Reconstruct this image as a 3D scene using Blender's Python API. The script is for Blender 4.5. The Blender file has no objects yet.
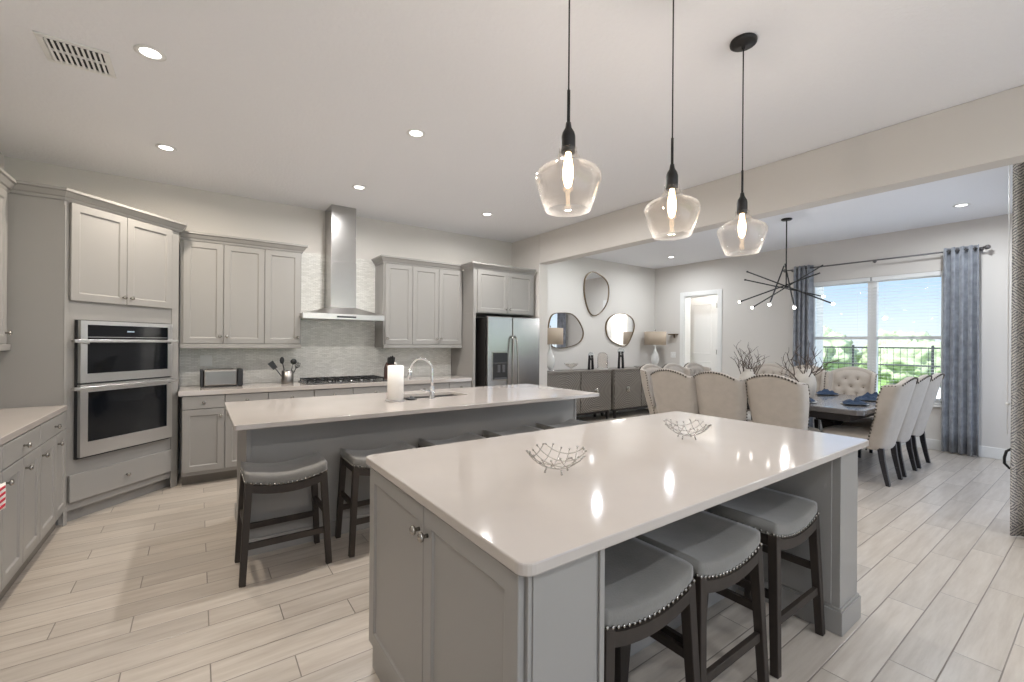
import bpy, bmesh, math, random
from mathutils import Vector, Matrix
from mathutils import noise as mnoise
random.seed(7)
PI = math.pi
S = bpy.context.scene
COL = S.collection

# ------------------------------------------------------------------ camera
cam_d = bpy.data.cameras.new('camera'); cam = bpy.data.objects.new('camera', cam_d); COL.objects.link(cam)
F = 438.2
cam_d.sensor_width = 36; cam_d.lens = 36 * F / 1024
cam_d.shift_y = 1.4 / 1024
cam_d.clip_start = .05; cam_d.clip_end = 400
YAW = math.radians(35.64)
cam.matrix_world = Matrix.Translation((0, 0, 1.415)) @ Matrix.Rotation(-YAW, 4, 'Z') @ Matrix.Rotation(PI / 2, 4, 'X') @ Matrix.Rotation(.0076, 4, 'Z')
S.camera = cam

# ------------------------------------------------------------------ world, sun, exposure
W = bpy.data.worlds.new('world'); S.world = W; W.use_nodes = True
nt = W.node_tree; nt.nodes.clear()
n_out = nt.nodes.new('ShaderNodeOutputWorld'); n_bg = nt.nodes.new('ShaderNodeBackground')
n_tc = nt.nodes.new('ShaderNodeTexCoord'); n_sx = nt.nodes.new('ShaderNodeSeparateXYZ')
n_rp = nt.nodes.new('ShaderNodeValToRGB')
nt.links.new(n_tc.outputs['Generated'], n_sx.inputs[0]); nt.links.new(n_sx.outputs['Z'], n_rp.inputs[0])
nt.links.new(n_rp.outputs[0], n_bg.inputs[0]); nt.links.new(n_bg.outputs[0], n_out.inputs[0])
cr = n_rp.color_ramp
cr.elements[0].position = 0.0; cr.elements[0].color = (.60, .64, .68, 1)
cr.elements[1].position = 1.0; cr.elements[1].color = (.30, .50, .95, 1)
for p_, c_ in ((.045, (.52, .60, .68, 1)), (.12, (.34, .47, .66, 1)), (.2, (.27, .41, .66, 1)), (.32, (.95, 1.1, 1.3, 1)), (.6, (.85, 1.0, 1.3, 1))):
    e = cr.elements.new(p_); e.color = c_
n_bg.inputs[1].default_value = 1.5

sd = bpy.data.lights.new('sun', 'SUN'); sun = bpy.data.objects.new('sun', sd); COL.objects.link(sun)
sd.energy = 9.0; sd.angle = math.radians(1); sd.color = (1, .99, .97)
sun.rotation_euler = Vector((.5, -.35, -.8)).to_track_quat('-Z', 'Y').to_euler()

vs = S.view_settings
vs.view_transform = 'Standard'; vs.look = 'None'; vs.gamma = 1; vs.use_curve_mapping = False
vs.exposure = 0.28
S.display_settings.display_device = 'sRGB'
CAN_W = 13.0           # watts of each recessed ceiling light
PEND_W = 5.5
WARM = (1.0, .90, .80); NEUT = (1.0, .985, .975); COOL = (.90, .95, 1.0); LEFT = (1.0, .90, .77)

# ------------------------------------------------------------------ materials
def srgb(r, g, b):
    f = lambda c: (c / 255 / 12.92) if c / 255 <= .04045 else ((c / 255 + .055) / 1.055) ** 2.4
    return (f(r), f(g), f(b), 1)
def mat(name, col, rough=.5, metal=0, bump=0, bscale=60, var=0, vscale=6, spec=.5, emit=0, stretch=(1, 1, 1), coat=0, aniso=0, sheen=0):
    m = bpy.data.materials.new(name); m.use_nodes = True
    N = m.node_tree.nodes; L = m.node_tree.links; b = N['Principled BSDF']
    b.inputs['Base Color'].default_value = col; b.inputs['Roughness'].default_value = rough
    b.inputs['Metallic'].default_value = metal; b.inputs['Specular IOR Level'].default_value = spec
    b.inputs['Coat Weight'].default_value = coat; b.inputs['Anisotropic'].default_value = aniso
    b.inputs['Sheen Weight'].default_value = sheen
    if emit:
        b.inputs['Emission Color'].default_value = col; b.inputs['Emission Strength'].default_value = emit
    if bump or var:
        tc = N.new('ShaderNodeTexCoord'); mp = N.new('ShaderNodeMapping'); mp.inputs['Scale'].default_value = stretch
        L.new(tc.outputs['Object'], mp.inputs[0])
    if var:
        nz = N.new('ShaderNodeTexNoise'); nz.inputs['Scale'].default_value = vscale; nz.inputs['Detail'].default_value = 5
        L.new(mp.outputs[0], nz.inputs['Vector'])
        rp = N.new('ShaderNodeValToRGB'); L.new(nz.outputs['Fac'], rp.inputs[0])
        rp.color_ramp.elements[0].position = .3; rp.color_ramp.elements[1].position = .7
        rp.color_ramp.elements[0].color = tuple(c * (1 - var) for c in col[:3]) + (1,)
        rp.color_ramp.elements[1].color = tuple(min(1, c * (1 + var)) for c in col[:3]) + (1,)
        L.new(rp.outputs[0], b.inputs['Base Color'])
    if bump:
        nb = N.new('ShaderNodeTexNoise'); nb.inputs['Scale'].default_value = bscale; nb.inputs['Detail'].default_value = 3
        L.new(mp.outputs[0], nb.inputs['Vector'])
        bp = N.new('ShaderNodeBump'); bp.inputs['Strength'].default_value = bump; bp.inputs['Distance'].default_value = .004
        L.new(nb.outputs['Fac'], bp.inputs['Height']); L.new(bp.outputs[0], b.inputs['Normal'])
    return m
M = {}
M['wall'] = mat('wall_paint', srgb(215, 210, 204), .75, bump=.15, bscale=90)
M['ceil'] = mat('ceiling_paint', srgb(238, 238, 240), .85, bump=.9, bscale=45)
M['white'] = mat('white_trim', srgb(232, 231, 228), .35)
M['cab'] = mat('cabinet_paint', srgb(150, 147, 143), .38)
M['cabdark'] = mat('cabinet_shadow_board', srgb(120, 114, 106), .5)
M['quartz'] = mat('quartz', srgb(186, 178, 171), .07, var=.03, vscale=3, spec=.6)
M['steel'] = mat('stainless', (.46, .45, .44, 1), .24, 1, bump=.05, bscale=25, stretch=(1, 1, 40))
M['steelh'] = mat('stainless_brushed', (.58, .57, .56, 1), .28, 1, bump=.04, bscale=25, stretch=(40, 1, 1))
M['chrome'] = mat('chrome', (.78, .78, .79, 1), .08, 1)
M['nickel'] = mat('nickel', (.42, .40, .37, 1), .25, 1)
M['black'] = mat('black_metal', (.018, .017, .017, 1), .42, .4)
M['blackplastic'] = mat('black_plastic', (.02, .02, .021, 1), .35)
M['ovenglass'] = mat('black_oven_glass', (.004, .005, .007, 1), .05, 0, spec=.35)
M['stoolwood'] = mat('dark_stool_wood', srgb(46, 38, 32), .6, var=.25, vscale=14, stretch=(1, 1, .15))
M['stoolfab'] = mat('grey_stool_fabric', srgb(120, 117, 112), .85, bump=.3, bscale=160, var=.14, vscale=7, sheen=.3)
M['linen'] = mat('beige_linen', srgb(176, 166, 155), .9, bump=.35, bscale=220, var=.05, vscale=12, sheen=.2)
M['nail'] = mat('nailhead', (.10, .085, .07, 1), .35, .9)
M['chairleg'] = mat('espresso_leg', (.014, .013, .017, 1), .35)
M['tablewood'] = mat('charcoal_table_wood', srgb(96, 92, 90), .22, var=.25, vscale=5, stretch=(6, .6, 1), coat=.4)
M['tabledark'] = mat('espresso_table_base', srgb(40, 36, 36), .4)
M['velvet'] = mat('blue_grey_velvet', srgb(134, 138, 146), .7, bump=.2, bscale=80, var=.28, vscale=12, sheen=.4)
M['rod'] = mat('pewter_rod', (.20, .19, .19, 1), .35, .9)
M['sideb'] = mat('grey_washed_wood', srgb(122, 116, 108), .5, var=.22, vscale=8, stretch=(1, 1, .25))
M['shade'] = mat('lamp_shade_linen', srgb(176, 160, 142), .85, bump=.2, bscale=200)
M['paper'] = mat('paper', srgb(240, 236, 230), .9, bump=.3, bscale=120)
M['vase'] = mat('stone_vase', srgb(196, 189, 179), .8, bump=.6, bscale=30, var=.06, vscale=10)
M['branch'] = mat('branch_bark', srgb(92, 80, 72), .8)
M['navy'] = mat('navy_napkin', srgb(28, 48, 72), .8, bump=.3, bscale=100)
M['china'] = mat('white_china', srgb(235, 235, 232), .15)
M['gold'] = mat('bronze_mirror_frame', srgb(120, 104, 82), .3, .8)
M['mirror'] = mat('mirror_silver', (.92, .92, .92, 1), .01, 1)
M['knifewood'] = mat('dark_red_knife_block', srgb(78, 44, 34), .45)
M['red'] = mat('red_print', srgb(190, 40, 60), .7)
M['lawn'] = mat('lawn', srgb(120, 150, 80), .9, var=.25, vscale=1.2)
M['patio'] = mat('patio_concrete', srgb(212, 213, 214), .9, var=.05, vscale=2)
M['leaf'] = mat('hedge_leaf', srgb(160, 172, 138), .8, var=.25, vscale=2.2)
M['stucco'] = mat('stucco', srgb(226, 220, 208), .9, bump=.6, bscale=40)
M['steeld'] = mat('toaster_steel', (.30, .285, .27, 1), .34, 1)
M['blind'] = mat('white_blind', srgb(236, 236, 234), .5)
M['screen'] = mat('dark_bronze_rail', srgb(58, 60, 60), .5, .3)
M['ventdark'] = mat('vent_interior', (.03, .03, .03, 1), .8)

def glass_mat(name, tint=(1, 1, 1, 1), ior=1.45, boost=1.0, rough=.02, rim_white=0):
    m = bpy.data.materials.new(name); m.use_nodes = True
    N = m.node_tree.nodes; L = m.node_tree.links; N.clear()
    o = N.new('ShaderNodeOutputMaterial'); mx = N.new('ShaderNodeMixShader')
    t = N.new('ShaderNodeBsdfTransparent'); t.inputs[0].default_value = tint
    g = N.new('ShaderNodeBsdfGlossy'); g.inputs['Roughness'].default_value = rough
    fr = N.new('ShaderNodeLayerWeight'); fr.inputs['Blend'].default_value = .5
    pw = N.new('ShaderNodeMath'); pw.operation = 'POWER'; pw.inputs[1].default_value = 3.0
    L.new(fr.outputs['Facing'], pw.inputs[0])
    mu = N.new('ShaderNodeMath'); mu.operation = 'MULTIPLY_ADD'; mu.inputs[1].default_value = .55 * boost; mu.inputs[2].default_value = .03; mu.use_clamp = True
    L.new(pw.outputs[0], mu.inputs[0]); L.new(mu.outputs[0], mx.inputs[0])
    df = N.new('ShaderNodeBsdfDiffuse'); df.inputs[0].default_value = (.95, .95, .94, 1); gd = N.new('ShaderNodeMixShader'); gd.inputs[0].default_value = rim_white
    L.new(g.outputs[0], gd.inputs[1]); L.new(df.outputs[0], gd.inputs[2])
    L.new(t.outputs[0], mx.inputs[1]); L.new(gd.outputs[0], mx.inputs[2]); L.new(mx.outputs[0], o.inputs[0])
    return m
M['glass'] = glass_mat('clear_glass', (.975, .96, .945, 1), 1.5, 1.6, rim_white=.07)  # rim highlights put into the glass as diffuse white
M['crystal'] = glass_mat('crystal', (.85, .87, .88, 1), 1.5, 1.8, rim_white=.6)
M['pane'] = glass_mat('window_glass', (.96, .98, .98, 1), 1.3, .6)
def emis(name, col, st):
    m = bpy.data.materials.new(name); m.use_nodes = True
    N = m.node_tree.nodes; L = m.node_tree.links; N.clear()
    o = N.new('ShaderNodeOutputMaterial'); e = N.new('ShaderNodeEmission')
    e.inputs[0].default_value = col; e.inputs[1].default_value = st; L.new(e.outputs[0], o.inputs[0]); return m
M['canlens'] = emis('recessed_lens', (1, .97, .92, 1), 6)
M['bulb'] = emis('warm_bulb', (1, .72, .42, 1), 9)
M['bulbw'] = emis('white_bulb', (1, .95, .88, 1), 8)

def floor_mat():
    m = bpy.data.materials.new('plank_tile_floor'); m.use_nodes = True
    N = m.node_tree.nodes; L = m.node_tree.links; b = N['Principled BSDF']
    def mth(op, a, c=None, d=None):
        n = N.new('ShaderNodeMath'); n.operation = op
        for i, v in enumerate((a, c, d)):
            if v is None: continue
            if isinstance(v, (int, float)): n.inputs[i].default_value = v
            else: L.new(v, n.inputs[i])
        return n.outputs[0]
    tc = N.new('ShaderNodeTexCoord'); sx = N.new('ShaderNodeSeparateXYZ'); L.new(tc.outputs['Object'], sx.inputs[0])
    X, Y = sx.outputs['X'], sx.outputs['Y']
    v = mth('DIVIDE', mth('SUBTRACT', Y, .454), .1555); r = mth('FLOOR', v)
    u = mth('DIVIDE', mth('SUBTRACT', mth('ADD', X, mth('MULTIPLY', r, .3107)), .675), .932); c = mth('FLOOR', u)
    fu = mth('SUBTRACT', u, c); fv = mth('SUBTRACT', v, r)
    eu = mth('MULTIPLY', mth('MINIMUM', fu, mth('SUBTRACT', 1, fu)), .932)
    ev = mth('MULTIPLY', mth('MINIMUM', fv, mth('SUBTRACT', 1, fv)), .1555)
    ed = mth('MINIMUM', eu, ev)
    gm = mth('LESS_THAN', ed, .0026)
    cb = N.new('ShaderNodeCombineXYZ'); L.new(c, cb.inputs[0]); L.new(r, cb.inputs[1])
    wn = N.new('ShaderNodeTexWhiteNoise'); wn.noise_dimensions = '3D'; L.new(cb.outputs[0], wn.inputs['Vector'])
    # grain
    ofs = N.new('ShaderNodeVectorMath'); ofs.operation = 'MULTIPLY_ADD'
    L.new(wn.outputs['Color'], ofs.inputs[0]); ofs.inputs[1].default_value = (7, 7, 7); L.new(tc.outputs['Object'], ofs.inputs[2])
    mp = N.new('ShaderNodeMapping'); mp.inputs['Scale'].default_value = (1.6, 16, 1); L.new(ofs.outputs[0], mp.inputs[0])
    nz = N.new('ShaderNodeTexNoise'); nz.inputs['Scale'].default_value = 1.6; nz.inputs['Detail'].default_value = 6; nz.inputs['Roughness'].default_value = .65
    L.new(mp.outputs[0], nz.inputs['Vector'])
    rp = N.new('ShaderNodeValToRGB'); L.new(nz.outputs['Fac'], rp.inputs[0])
    rp.color_ramp.elements[0].position = .32; rp.color_ramp.elements[0].color = srgb(170, 159, 147)
    rp.color_ramp.elements[1].position = .68; rp.color_ramp.elements[1].color = srgb(190, 181, 170)
    hs = N.new('ShaderNodeHueSaturation'); L.new(rp.outputs[0], hs.inputs['Color'])
    L.new(mth('MULTIPLY_ADD', wn.outputs['Value'], .20, .90), hs.inputs['Value'])
    mx = N.new('ShaderNodeMix'); mx.data_type = 'RGBA'
    L.new(gm, mx.inputs[0]); L.new(hs.outputs[0], mx.inputs[6]); mx.inputs[7].default_value = srgb(128, 119, 110)
    L.new(mx.outputs[2], b.inputs['Base Color'])
    b.inputs['Roughness'].default_value = .28
    bp = N.new('ShaderNodeBump'); bp.inputs['Distance'].default_value = .002; bp.inputs['Strength'].default_value = .5
    L.new(mth('MINIMUM', ed, .004), bp.inputs['Height'])
    bp.inputs['Distance'].default_value = .5
    L.new(bp.outputs[0], b.inputs['Normal'])
    return m
M['floor'] = floor_mat()

def splash_mat():
    m = bpy.data.materials.new('mosaic_backsplash'); m.use_nodes = True
    N = m.node_tree.nodes; L = m.node_tree.links; b = N['Principled BSDF']
    tc = N.new('ShaderNodeTexCoord'); sx = N.new('ShaderNodeSeparateXYZ'); L.new(tc.outputs['Object'], sx.inputs[0])
    wv = N.new('ShaderNodeTexNoise'); wv.inputs['Scale'].default_value = 9; L.new(tc.outputs['Object'], wv.inputs['Vector'])
    ad = N.new('ShaderNodeMath'); ad.operation = 'MULTIPLY_ADD'; L.new(wv.outputs['Fac'], ad.inputs[0]); ad.inputs[1].default_value = .03; L.new(sx.outputs['Z'], ad.inputs[2])
    cb = N.new('ShaderNodeCombineXYZ'); L.new(sx.outputs['X'], cb.inputs[0]); L.new(ad.outputs[0], cb.inputs[1])
    br = N.new('ShaderNodeTexBrick'); L.new(cb.outputs[0], br.inputs['Vector'])
    br.inputs['Color1'].default_value = srgb(234, 232, 226); br.inputs['Color2'].default_value = srgb(212, 210, 203)
    br.inputs['Mortar'].default_value = srgb(196, 192, 184)
    br.inputs['Scale'].default_value = 1; br.inputs['Brick Width'].default_value = .055; br.inputs['Row Height'].default_value = .016
    br.inputs['Mortar Size'].default_value = .0013; br.inputs['Bias'].default_value = -.1
    L.new(br.outputs['Color'], b.inputs['Base Color'])
    b.inputs['Roughness'].default_value = .3
    mp = N.new('ShaderNodeMapping'); mp.inputs['Scale'].default_value = (18, 1, 62); L.new(tc.outputs['Object'], mp.inputs[0])
    nn = N.new('ShaderNodeTexNoise'); nn.inputs['Scale'].default_value = 1; L.new(mp.outputs[0], nn.inputs['Vector'])
    bp = N.new('ShaderNodeBump'); bp.inputs['Strength'].default_value = .6; bp.inputs['Distance'].default_value = .003
    L.new(nn.outputs['Fac'], bp.inputs['Height']); L.new(bp.outputs[0], b.inputs['Normal'])
    return m
M['splash'] = splash_mat()

def pattern_mat():
    m = bpy.data.materials.new('chevron_print_fabric'); m.use_nodes = True
    N = m.node_tree.nodes; L = m.node_tree.links; b = N['Principled BSDF']
    tc = N.new('ShaderNodeTexCoord')
    def wave(scale, rot, dist):
        mp = N.new('ShaderNodeMapping'); mp.inputs['Rotation'].default_value = (rot, 0, 0); L.new(tc.outputs['Object'], mp.inputs[0])
        w = N.new('ShaderNodeTexWave'); w.bands_direction = 'Z'; w.inputs['Scale'].default_value = scale
        w.inputs['Distortion'].default_value = dist; w.inputs['Detail'].default_value = 2; w.inputs['Detail Scale'].default_value = 3
        L.new(mp.outputs[0], w.inputs['Vector']); return w.outputs['Fac']
    a, c = wave(20, .8, 4), wave(20, -.8, 4)
    vo = N.new('ShaderNodeTexVoronoi'); vo.inputs['Scale'].default_value = 9; L.new(tc.outputs['Object'], vo.inputs['Vector'])
    sp = N.new('ShaderNodeSeparateColor'); L.new(vo.outputs['Color'], sp.inputs[0])
    g = N.new('ShaderNodeMath'); g.operation = 'GREATER_THAN'; L.new(sp.outputs[0], g.inputs[0]); g.inputs[1].default_value = .5
    mx = N.new('ShaderNodeMix'); mx.data_type = 'FLOAT'; L.new(g.outputs[0], mx.inputs[0]); L.new(a, mx.inputs[2]); L.new(c, mx.inputs[3])
    rp = N.new('ShaderNodeValToRGB'); L.new(mx.outputs[0], rp.inputs[0])
    rp.color_ramp.elements[0].position = .35; rp.color_ramp.elements[0].color = srgb(112, 109, 110)
    rp.color_ramp.elements[1].position = .6; rp.color_ramp.elements[1].color = srgb(190, 183, 174)
    L.new(rp.outputs[0], b.inputs['Base Color']); b.inputs['Roughness'].default_value = .85
    return m
M['pattern'] = pattern_mat()

def ring_mat():      # concentric carved rings on the sideboard doors
    m = mat('carved_ring_door', srgb(120, 116, 110), .5)
    N = m.node_tree.nodes; L = m.node_tree.links; b = N['Principled BSDF']
    tc = N.new('ShaderNodeTexCoord'); w = N.new('ShaderNodeTexWave'); w.wave_type = 'RINGS'; w.rings_direction = 'Y'
    w.inputs['Scale'].default_value = 9; w.inputs['Distortion'].default_value = .5
    mp = N.new('ShaderNodeMapping'); L.new(tc.outputs['Object'], mp.inputs[0]); L.new(mp.outputs[0], w.inputs['Vector'])
    rp = N.new('ShaderNodeValToRGB'); L.new(w.outputs['Fac'], rp.inputs[0])
    rp.color_ramp.elements[0].color = srgb(98, 91, 84); rp.color_ramp.elements[1].color = srgb(134, 128, 120)
    L.new(rp.outputs[0], b.inputs['Base Color'])
    bp = N.new('ShaderNodeBump'); bp.inputs['Distance'].default_value = .006; bp.inputs['Strength'].default_value = .8
    L.new(w.outputs['Fac'], bp.inputs['Height']); L.new(bp.outputs[0], b.inputs['Normal'])
    return m
M['rings'] = ring_mat()

# ------------------------------------------------------------------ mesh helpers
class MB:
    """collects shapes into one bmesh; build() links it as one mesh object"""
    def __init__(s): s.b = bmesh.new(); s.mi = 0
    def _f(s, vs, smooth=False):
        try: f = s.b.faces.new(vs)
        except ValueError: return
        f.material_index = s.mi; f.smooth = smooth
    def box(s, x0, x1, y0, y1, z0, z1, mx=None):
        P = [Vector(p) for p in ((x0,y0,z0),(x1,y0,z0),(x1,y1,z0),(x0,y1,z0),(x0,y0,z1),(x1,y0,z1),(x1,y1,z1),(x0,y1,z1))]
        if mx: P = [mx @ p for p in P]
        v = [s.b.verts.new(p) for p in P]
        for q in ((3,2,1,0),(4,5,6,7),(0,1,5,4),(1,2,6,5),(2,3,7,6),(3,0,4,7)): s._f([v[i] for i in q])
        return s
    def bar(s, a, b, w, h=None, w2=None, h2=None, upv=(0,0,1)):
        """rectangular bar from a to b, tapering to w2 x h2"""
        a, b = Vector(a), Vector(b); h = h or w; w2 = w2 or w; h2 = h2 or (h if w2 == w else w2)
        d = (b - a).normalized(); u = Vector(upv)
        if abs(d.dot(u)) > .95: u = Vector((0, 1, 0))
        sd_ = d.cross(u).normalized(); u = sd_.cross(d).normalized()
        R = []
        for p, ww, hh in ((a, w, h), (b, w2, h2)):
            R.append([s.b.verts.new(p + sd_ * i * ww / 2 + u * j * hh / 2) for i, j in ((-1,-1),(1,-1),(1,1),(-1,1))])
        for i in range(4): s._f([R[0][i], R[0][(i+1)%4], R[1][(i+1)%4], R[1][i]])
        s._f(R[0][::-1]); s._f(R[1]); return s
    def tube(s, pts, r, seg=8, r2=None, cap=True):
        pts = [Vector(p) for p in pts]; n = len(pts); rs = r if isinstance(r, (list, tuple)) else [r + ((r2 if r2 is not None else r) - r) * i / max(1, n-1) for i in range(n)]
        rings = []; u = None
        for i, p in enumerate(pts):
            d = (pts[min(i+1, n-1)] - pts[max(i-1, 0)]).normalized()
            if u is None: u = d.orthogonal().normalized()
            else: u = (u - d * u.dot(d)).normalized()
            w = d.cross(u)
            rings.append([s.b.verts.new(p + (u * math.cos(2*PI*k/seg) + w * math.sin(2*PI*k/seg)) * rs[i]) for k in range(seg)])
        for i in range(n-1):
            for k in range(seg): s._f([rings[i][k], rings[i][(k+1)%seg], rings[i+1][(k+1)%seg], rings[i+1][k]], True)
        if cap: s._f(rings[0][::-1]); s._f(rings[-1])
        return s
    def lathe(s, prof, seg=24, c=(0,0,0), mx=None):
        c = Vector(c); rings = []
        for r, z in prof:
            if r < 1e-6: P = [Vector((0,0,z)) + c]
            else: P = [Vector((r*math.cos(2*PI*k/seg), r*math.sin(2*PI*k/seg), z)) + c for k in range(seg)]
            if mx: P = [mx @ p for p in P]
            rings.append([s.b.verts.new(p) for p in P])
        for a, b in zip(rings, rings[1:]):
            for k in range(seg):
                k2 = (k+1) % seg
                if len(a) == 1 and len(b) == 1: continue
                if len(a) == 1: s._f([a[0], b[k2], b[k]], True)
                elif len(b) == 1: s._f([a[k], a[k2], b[0]], True)
                else: s._f([a[k], a[k2], b[k2], b[k]], True)
        return s
    def prism(s, poly, a0, a1, axis='y', mx=None):
        """extrude a polygon: axis y -> poly is (x,z); z -> (x,y); x -> (y,z)"""
        def P(p, a):
            q = {'y': (p[0], a, p[1]), 'z': (p[0], p[1], a), 'x': (a, p[0], p[1])}[axis]
            q = Vector(q); return mx @ q if mx else q
        A = [s.b.verts.new(P(p, a0)) for p in poly]; B = [s.b.verts.new(P(p, a1)) for p in poly]
        n = len(poly)
        for i in range(n): s._f([A[i], A[(i+1)%n], B[(i+1)%n], B[i]])
        s._f(A[::-1]); s._f(B); return s
    def sphere(s, c, r, seg=8, rg=5, sc=(1,1,1)):
        prof = [(r*math.sin(PI*i/rg), -r*math.cos(PI*i/rg)) for i in range(rg+1)]
        prof[0] = (0, -r); prof[-1] = (0, r)
        mx = Matrix.Translation(c) @ Matrix.Diagonal((sc[0], sc[1], sc[2], 1))
        return s.lathe(prof, seg, mx=mx)
    def grid(s, fn, nu, nv, smooth=True, closeu=False):
        G = [[s.b.verts.new(fn(i/nu, j/nv)) for j in range(nv+1)] for i in range(nu + (0 if closeu else 1))]
        for i in range(nu):
            for j in range(nv):
                i2 = (i+1) % len(G)
                s._f([G[i][j], G[i2][j], G[i2][j+1], G[i][j+1]], smooth)
        return s
    def mat_i(s, i): s.mi = i; return s
    def build(s, name, m, parent=None, bevel=0, bseg=2, subsurf=0, solid=0, sm=False, off=-1, rec=True):
        if rec: bmesh.ops.recalc_face_normals(s.b, faces=s.b.faces)
        me = bpy.data.meshes.new(name); s.b.to_mesh(me); s.b.free()
        for mm in (m if isinstance(m, (list, tuple)) else [m]): me.materials.append(mm)
        if sm:
            for p in me.polygons: p.use_smooth = True
        o = bpy.data.objects.new(name, me); COL.objects.link(o)
        if parent: o.parent = parent
        if solid: md = o.modifiers.new('solid', 'SOLIDIFY'); md.thickness = solid; md.offset = off
        if bevel: md = o.modifiers.new('bevel', 'BEVEL'); md.width = bevel; md.segments = bseg; md.limit_method = 'ANGLE'; md.angle_limit = .7
        if subsurf: md = o.modifiers.new('sub', 'SUBSURF'); md.levels = subsurf; md.render_levels = subsurf
        return o
def tag(o, label=None, cat=None, group=None, kind=None):
    if label: o['label'] = label
    if cat: o['category'] = cat
    if group: o['group'] = group
    if kind: o['kind'] = kind
    return o
def thing(name, label, cat, loc=(0,0,0), rz=0, group=None):
    o = bpy.data.objects.new(name, None); COL.objects.link(o); o.empty_display_size = .1
    o.location = loc; o.rotation_euler = (0, 0, rz); return tag(o, label, cat, group)
def copy_tree(o, parent=None):
    c = o.copy(); COL.objects.link(c)
    if parent: c.parent = parent
    for ch in [x for x in KIDS.get(o.name, [])]: copy_tree(ch, c)
    return c
KIDS = {}
def index_kids():
    KIDS.clear()
    for o in COL.objects:
        if o.parent: KIDS.setdefault(o.parent.name, []).append(o)
def dup(root, loc, rz=None, label=None, group=None):
    index_kids(); c = copy_tree(root); c.location = loc
    if rz is not None: c.rotation_euler = (0, 0, rz)
    if label: c['label'] = label
    if group: c['group'] = group
    return c
def struct(mb, name, m, **k): return tag(mb.build(name, m, **k), kind='structure')

# ------------------------------------------------------------------ the room
CZ = 3.05; XL = -1.42; YB = 5.85; YM = 6.0; XW = 8.15; YR = -3.8
struct(MB().prism([(XL-.2, YR-.2), (5.2, YR-.2), (5.2, .10), (XW+.2, .10), (XW+.2, YM+.2), (XL-.2, YM+.2)], -.12, 0, 'z'), 'floor', M['floor'])
struct(MB().prism([(XL-.3, YR-.3), (5.25, YR-.3), (5.25, 0.0), (XW+.3, 0.0), (XW+.3, YM+.3), (XL-.3, YM+.3)], CZ, CZ+.25, 'z'), 'ceiling', M['ceil'])
struct(MB().box(XL-.2, XL, YR-.2, YB+.2, 0, CZ), 'wall_left', M['wall'])
struct(MB().box(XL, 4.18, YB, YB+.3, 0, CZ), 'wall_back', M['wall'])
struct(MB().box(4.18, 4.355, 5.14, YB+.3, 0, CZ), 'wall_stub', M['wall'], bevel=.006)
struct(MB().box(4.355, XW, YM, YM+.2, 0, CZ), 'wall_dining', M['wall'])
struct(MB().box(4.18, 4.355, YR, 5.139, 2.61, CZ-.001), 'wall_beam', M['wall'], bevel=.006)
# window wall with openings
WY0, WY1, WZ0, WZ1 = 1.40, 2.99, .615, 2.43
DY0, DY1, DZ = 4.555, 5.28, 2.385
w = MB()
w.box(XW, XW+.2, .3, WY0, 0, CZ); w.box(XW, XW+.2, WY0, WY1, 0, WZ0); w.box(XW, XW+.2, WY0, WY1, WZ1, CZ)
w.box(XW, XW+.2, WY1, DY0, 0, CZ); w.box(XW, XW+.2, DY0, DY1, DZ, CZ); w.box(XW, XW+.2, DY1, YM, 0, CZ)
struct(w, 'wall_window_side', M['wall'])
struct(MB().box(5.0, 5.25, .10, .30, 0, CZ).box(5.25, 7.85, .10, .30, 2.5, CZ).box(7.85, XW+.2, .10, .30, 0, CZ), 'wall_right', M['wall'])
# rear wall behind the camera, with wide glazed doorways left open to daylight
w = MB(); w.box(XL, -.6, YR-.15, YR, 0, CZ); w.box(-.6, 4.8, YR-.15, YR, 2.5, CZ); w.box(4.8, 5.2, YR-.15, YR, 0, CZ)
w.box(2.0, 2.15, YR-.15, YR, 0, 2.5)
struct(w, 'wall_rear', M['wall'])
struct(MB().box(5.0, 5.2, YR, .10, 0, CZ), 'wall_living_side', M['wall'])
# baseboards
def baseboard(name, x0, x1, y0, y1): struct(MB().box(x0, x1, y0, y1, 0, .14), name, M['white'], bevel=.004)
baseboard('baseboard_dining', 4.371, XW, YM-.016, YM)
baseboard('baseboard_window_side', XW-.016, XW, .301, DY0-.09)
baseboard('baseboard_window_corner', XW-.016, XW, DY1+.09, YM-.017)
baseboard('baseboard_right', 7.86, XW-.017, .30, .316)
baseboard('baseboard_stub', 4.166, 4.37, 5.124, 5.14)
# backsplash
w = MB(); w.box(-.2, .99, YB-.010, YB, .925, 1.38); w.box(.99, 1.86, YB-.010, YB, .925, 2.50); w.box(1.86, 3.07, YB-.010, YB, .925, 1.38)
w.box(1.86, 1.95, YB-.010, YB, 1.38, 2.5)
struct(w, 'trim_1', M['splash'])

# window_1 : frame > sashes, mullion, panes
w = MB()
mid = (WY0+WY1)/2
for a, b in ((WY0, WY0+.045), (mid-.055, mid+.055), (WY1-.045, WY1)): w.box(XW+.06, XW+.15, a, b, WZ0, WZ1)
for a, b in ((WZ0, WZ0+.05), (WZ1-.05, WZ1)): w.box(XW+.06, XW+.15, WY0, WY1, a, b)
win = struct(w, 'window_1', M['white'], bevel=.004)
w = MB()
for a, b in ((WY0+.045, mid-.055), (mid+.055, WY1-.045)):
    w.box(XW+.075, XW+.125, a, b, 1.50, 1.545)
    for z in (WZ0+.05, WZ1-.075): w.box(XW+.08, XW+.12, a, b, z, z+.025)
w.build('sash_rail', M['white'], win, bevel=.003)
for a, b in ((WY0+.045, mid-.055), (mid+.055, WY1-.045)):
    MB().box(XW+.098, XW+.102, a, b, WZ0+.05, WZ1-.05).build('pane', M['pane'], win)
MB().box(XW-.04, XW+.06, WY0-.03, WY1+.03, WZ0-.035, WZ0).build('window_sill', M['white'], win, bevel=.006)

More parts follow.
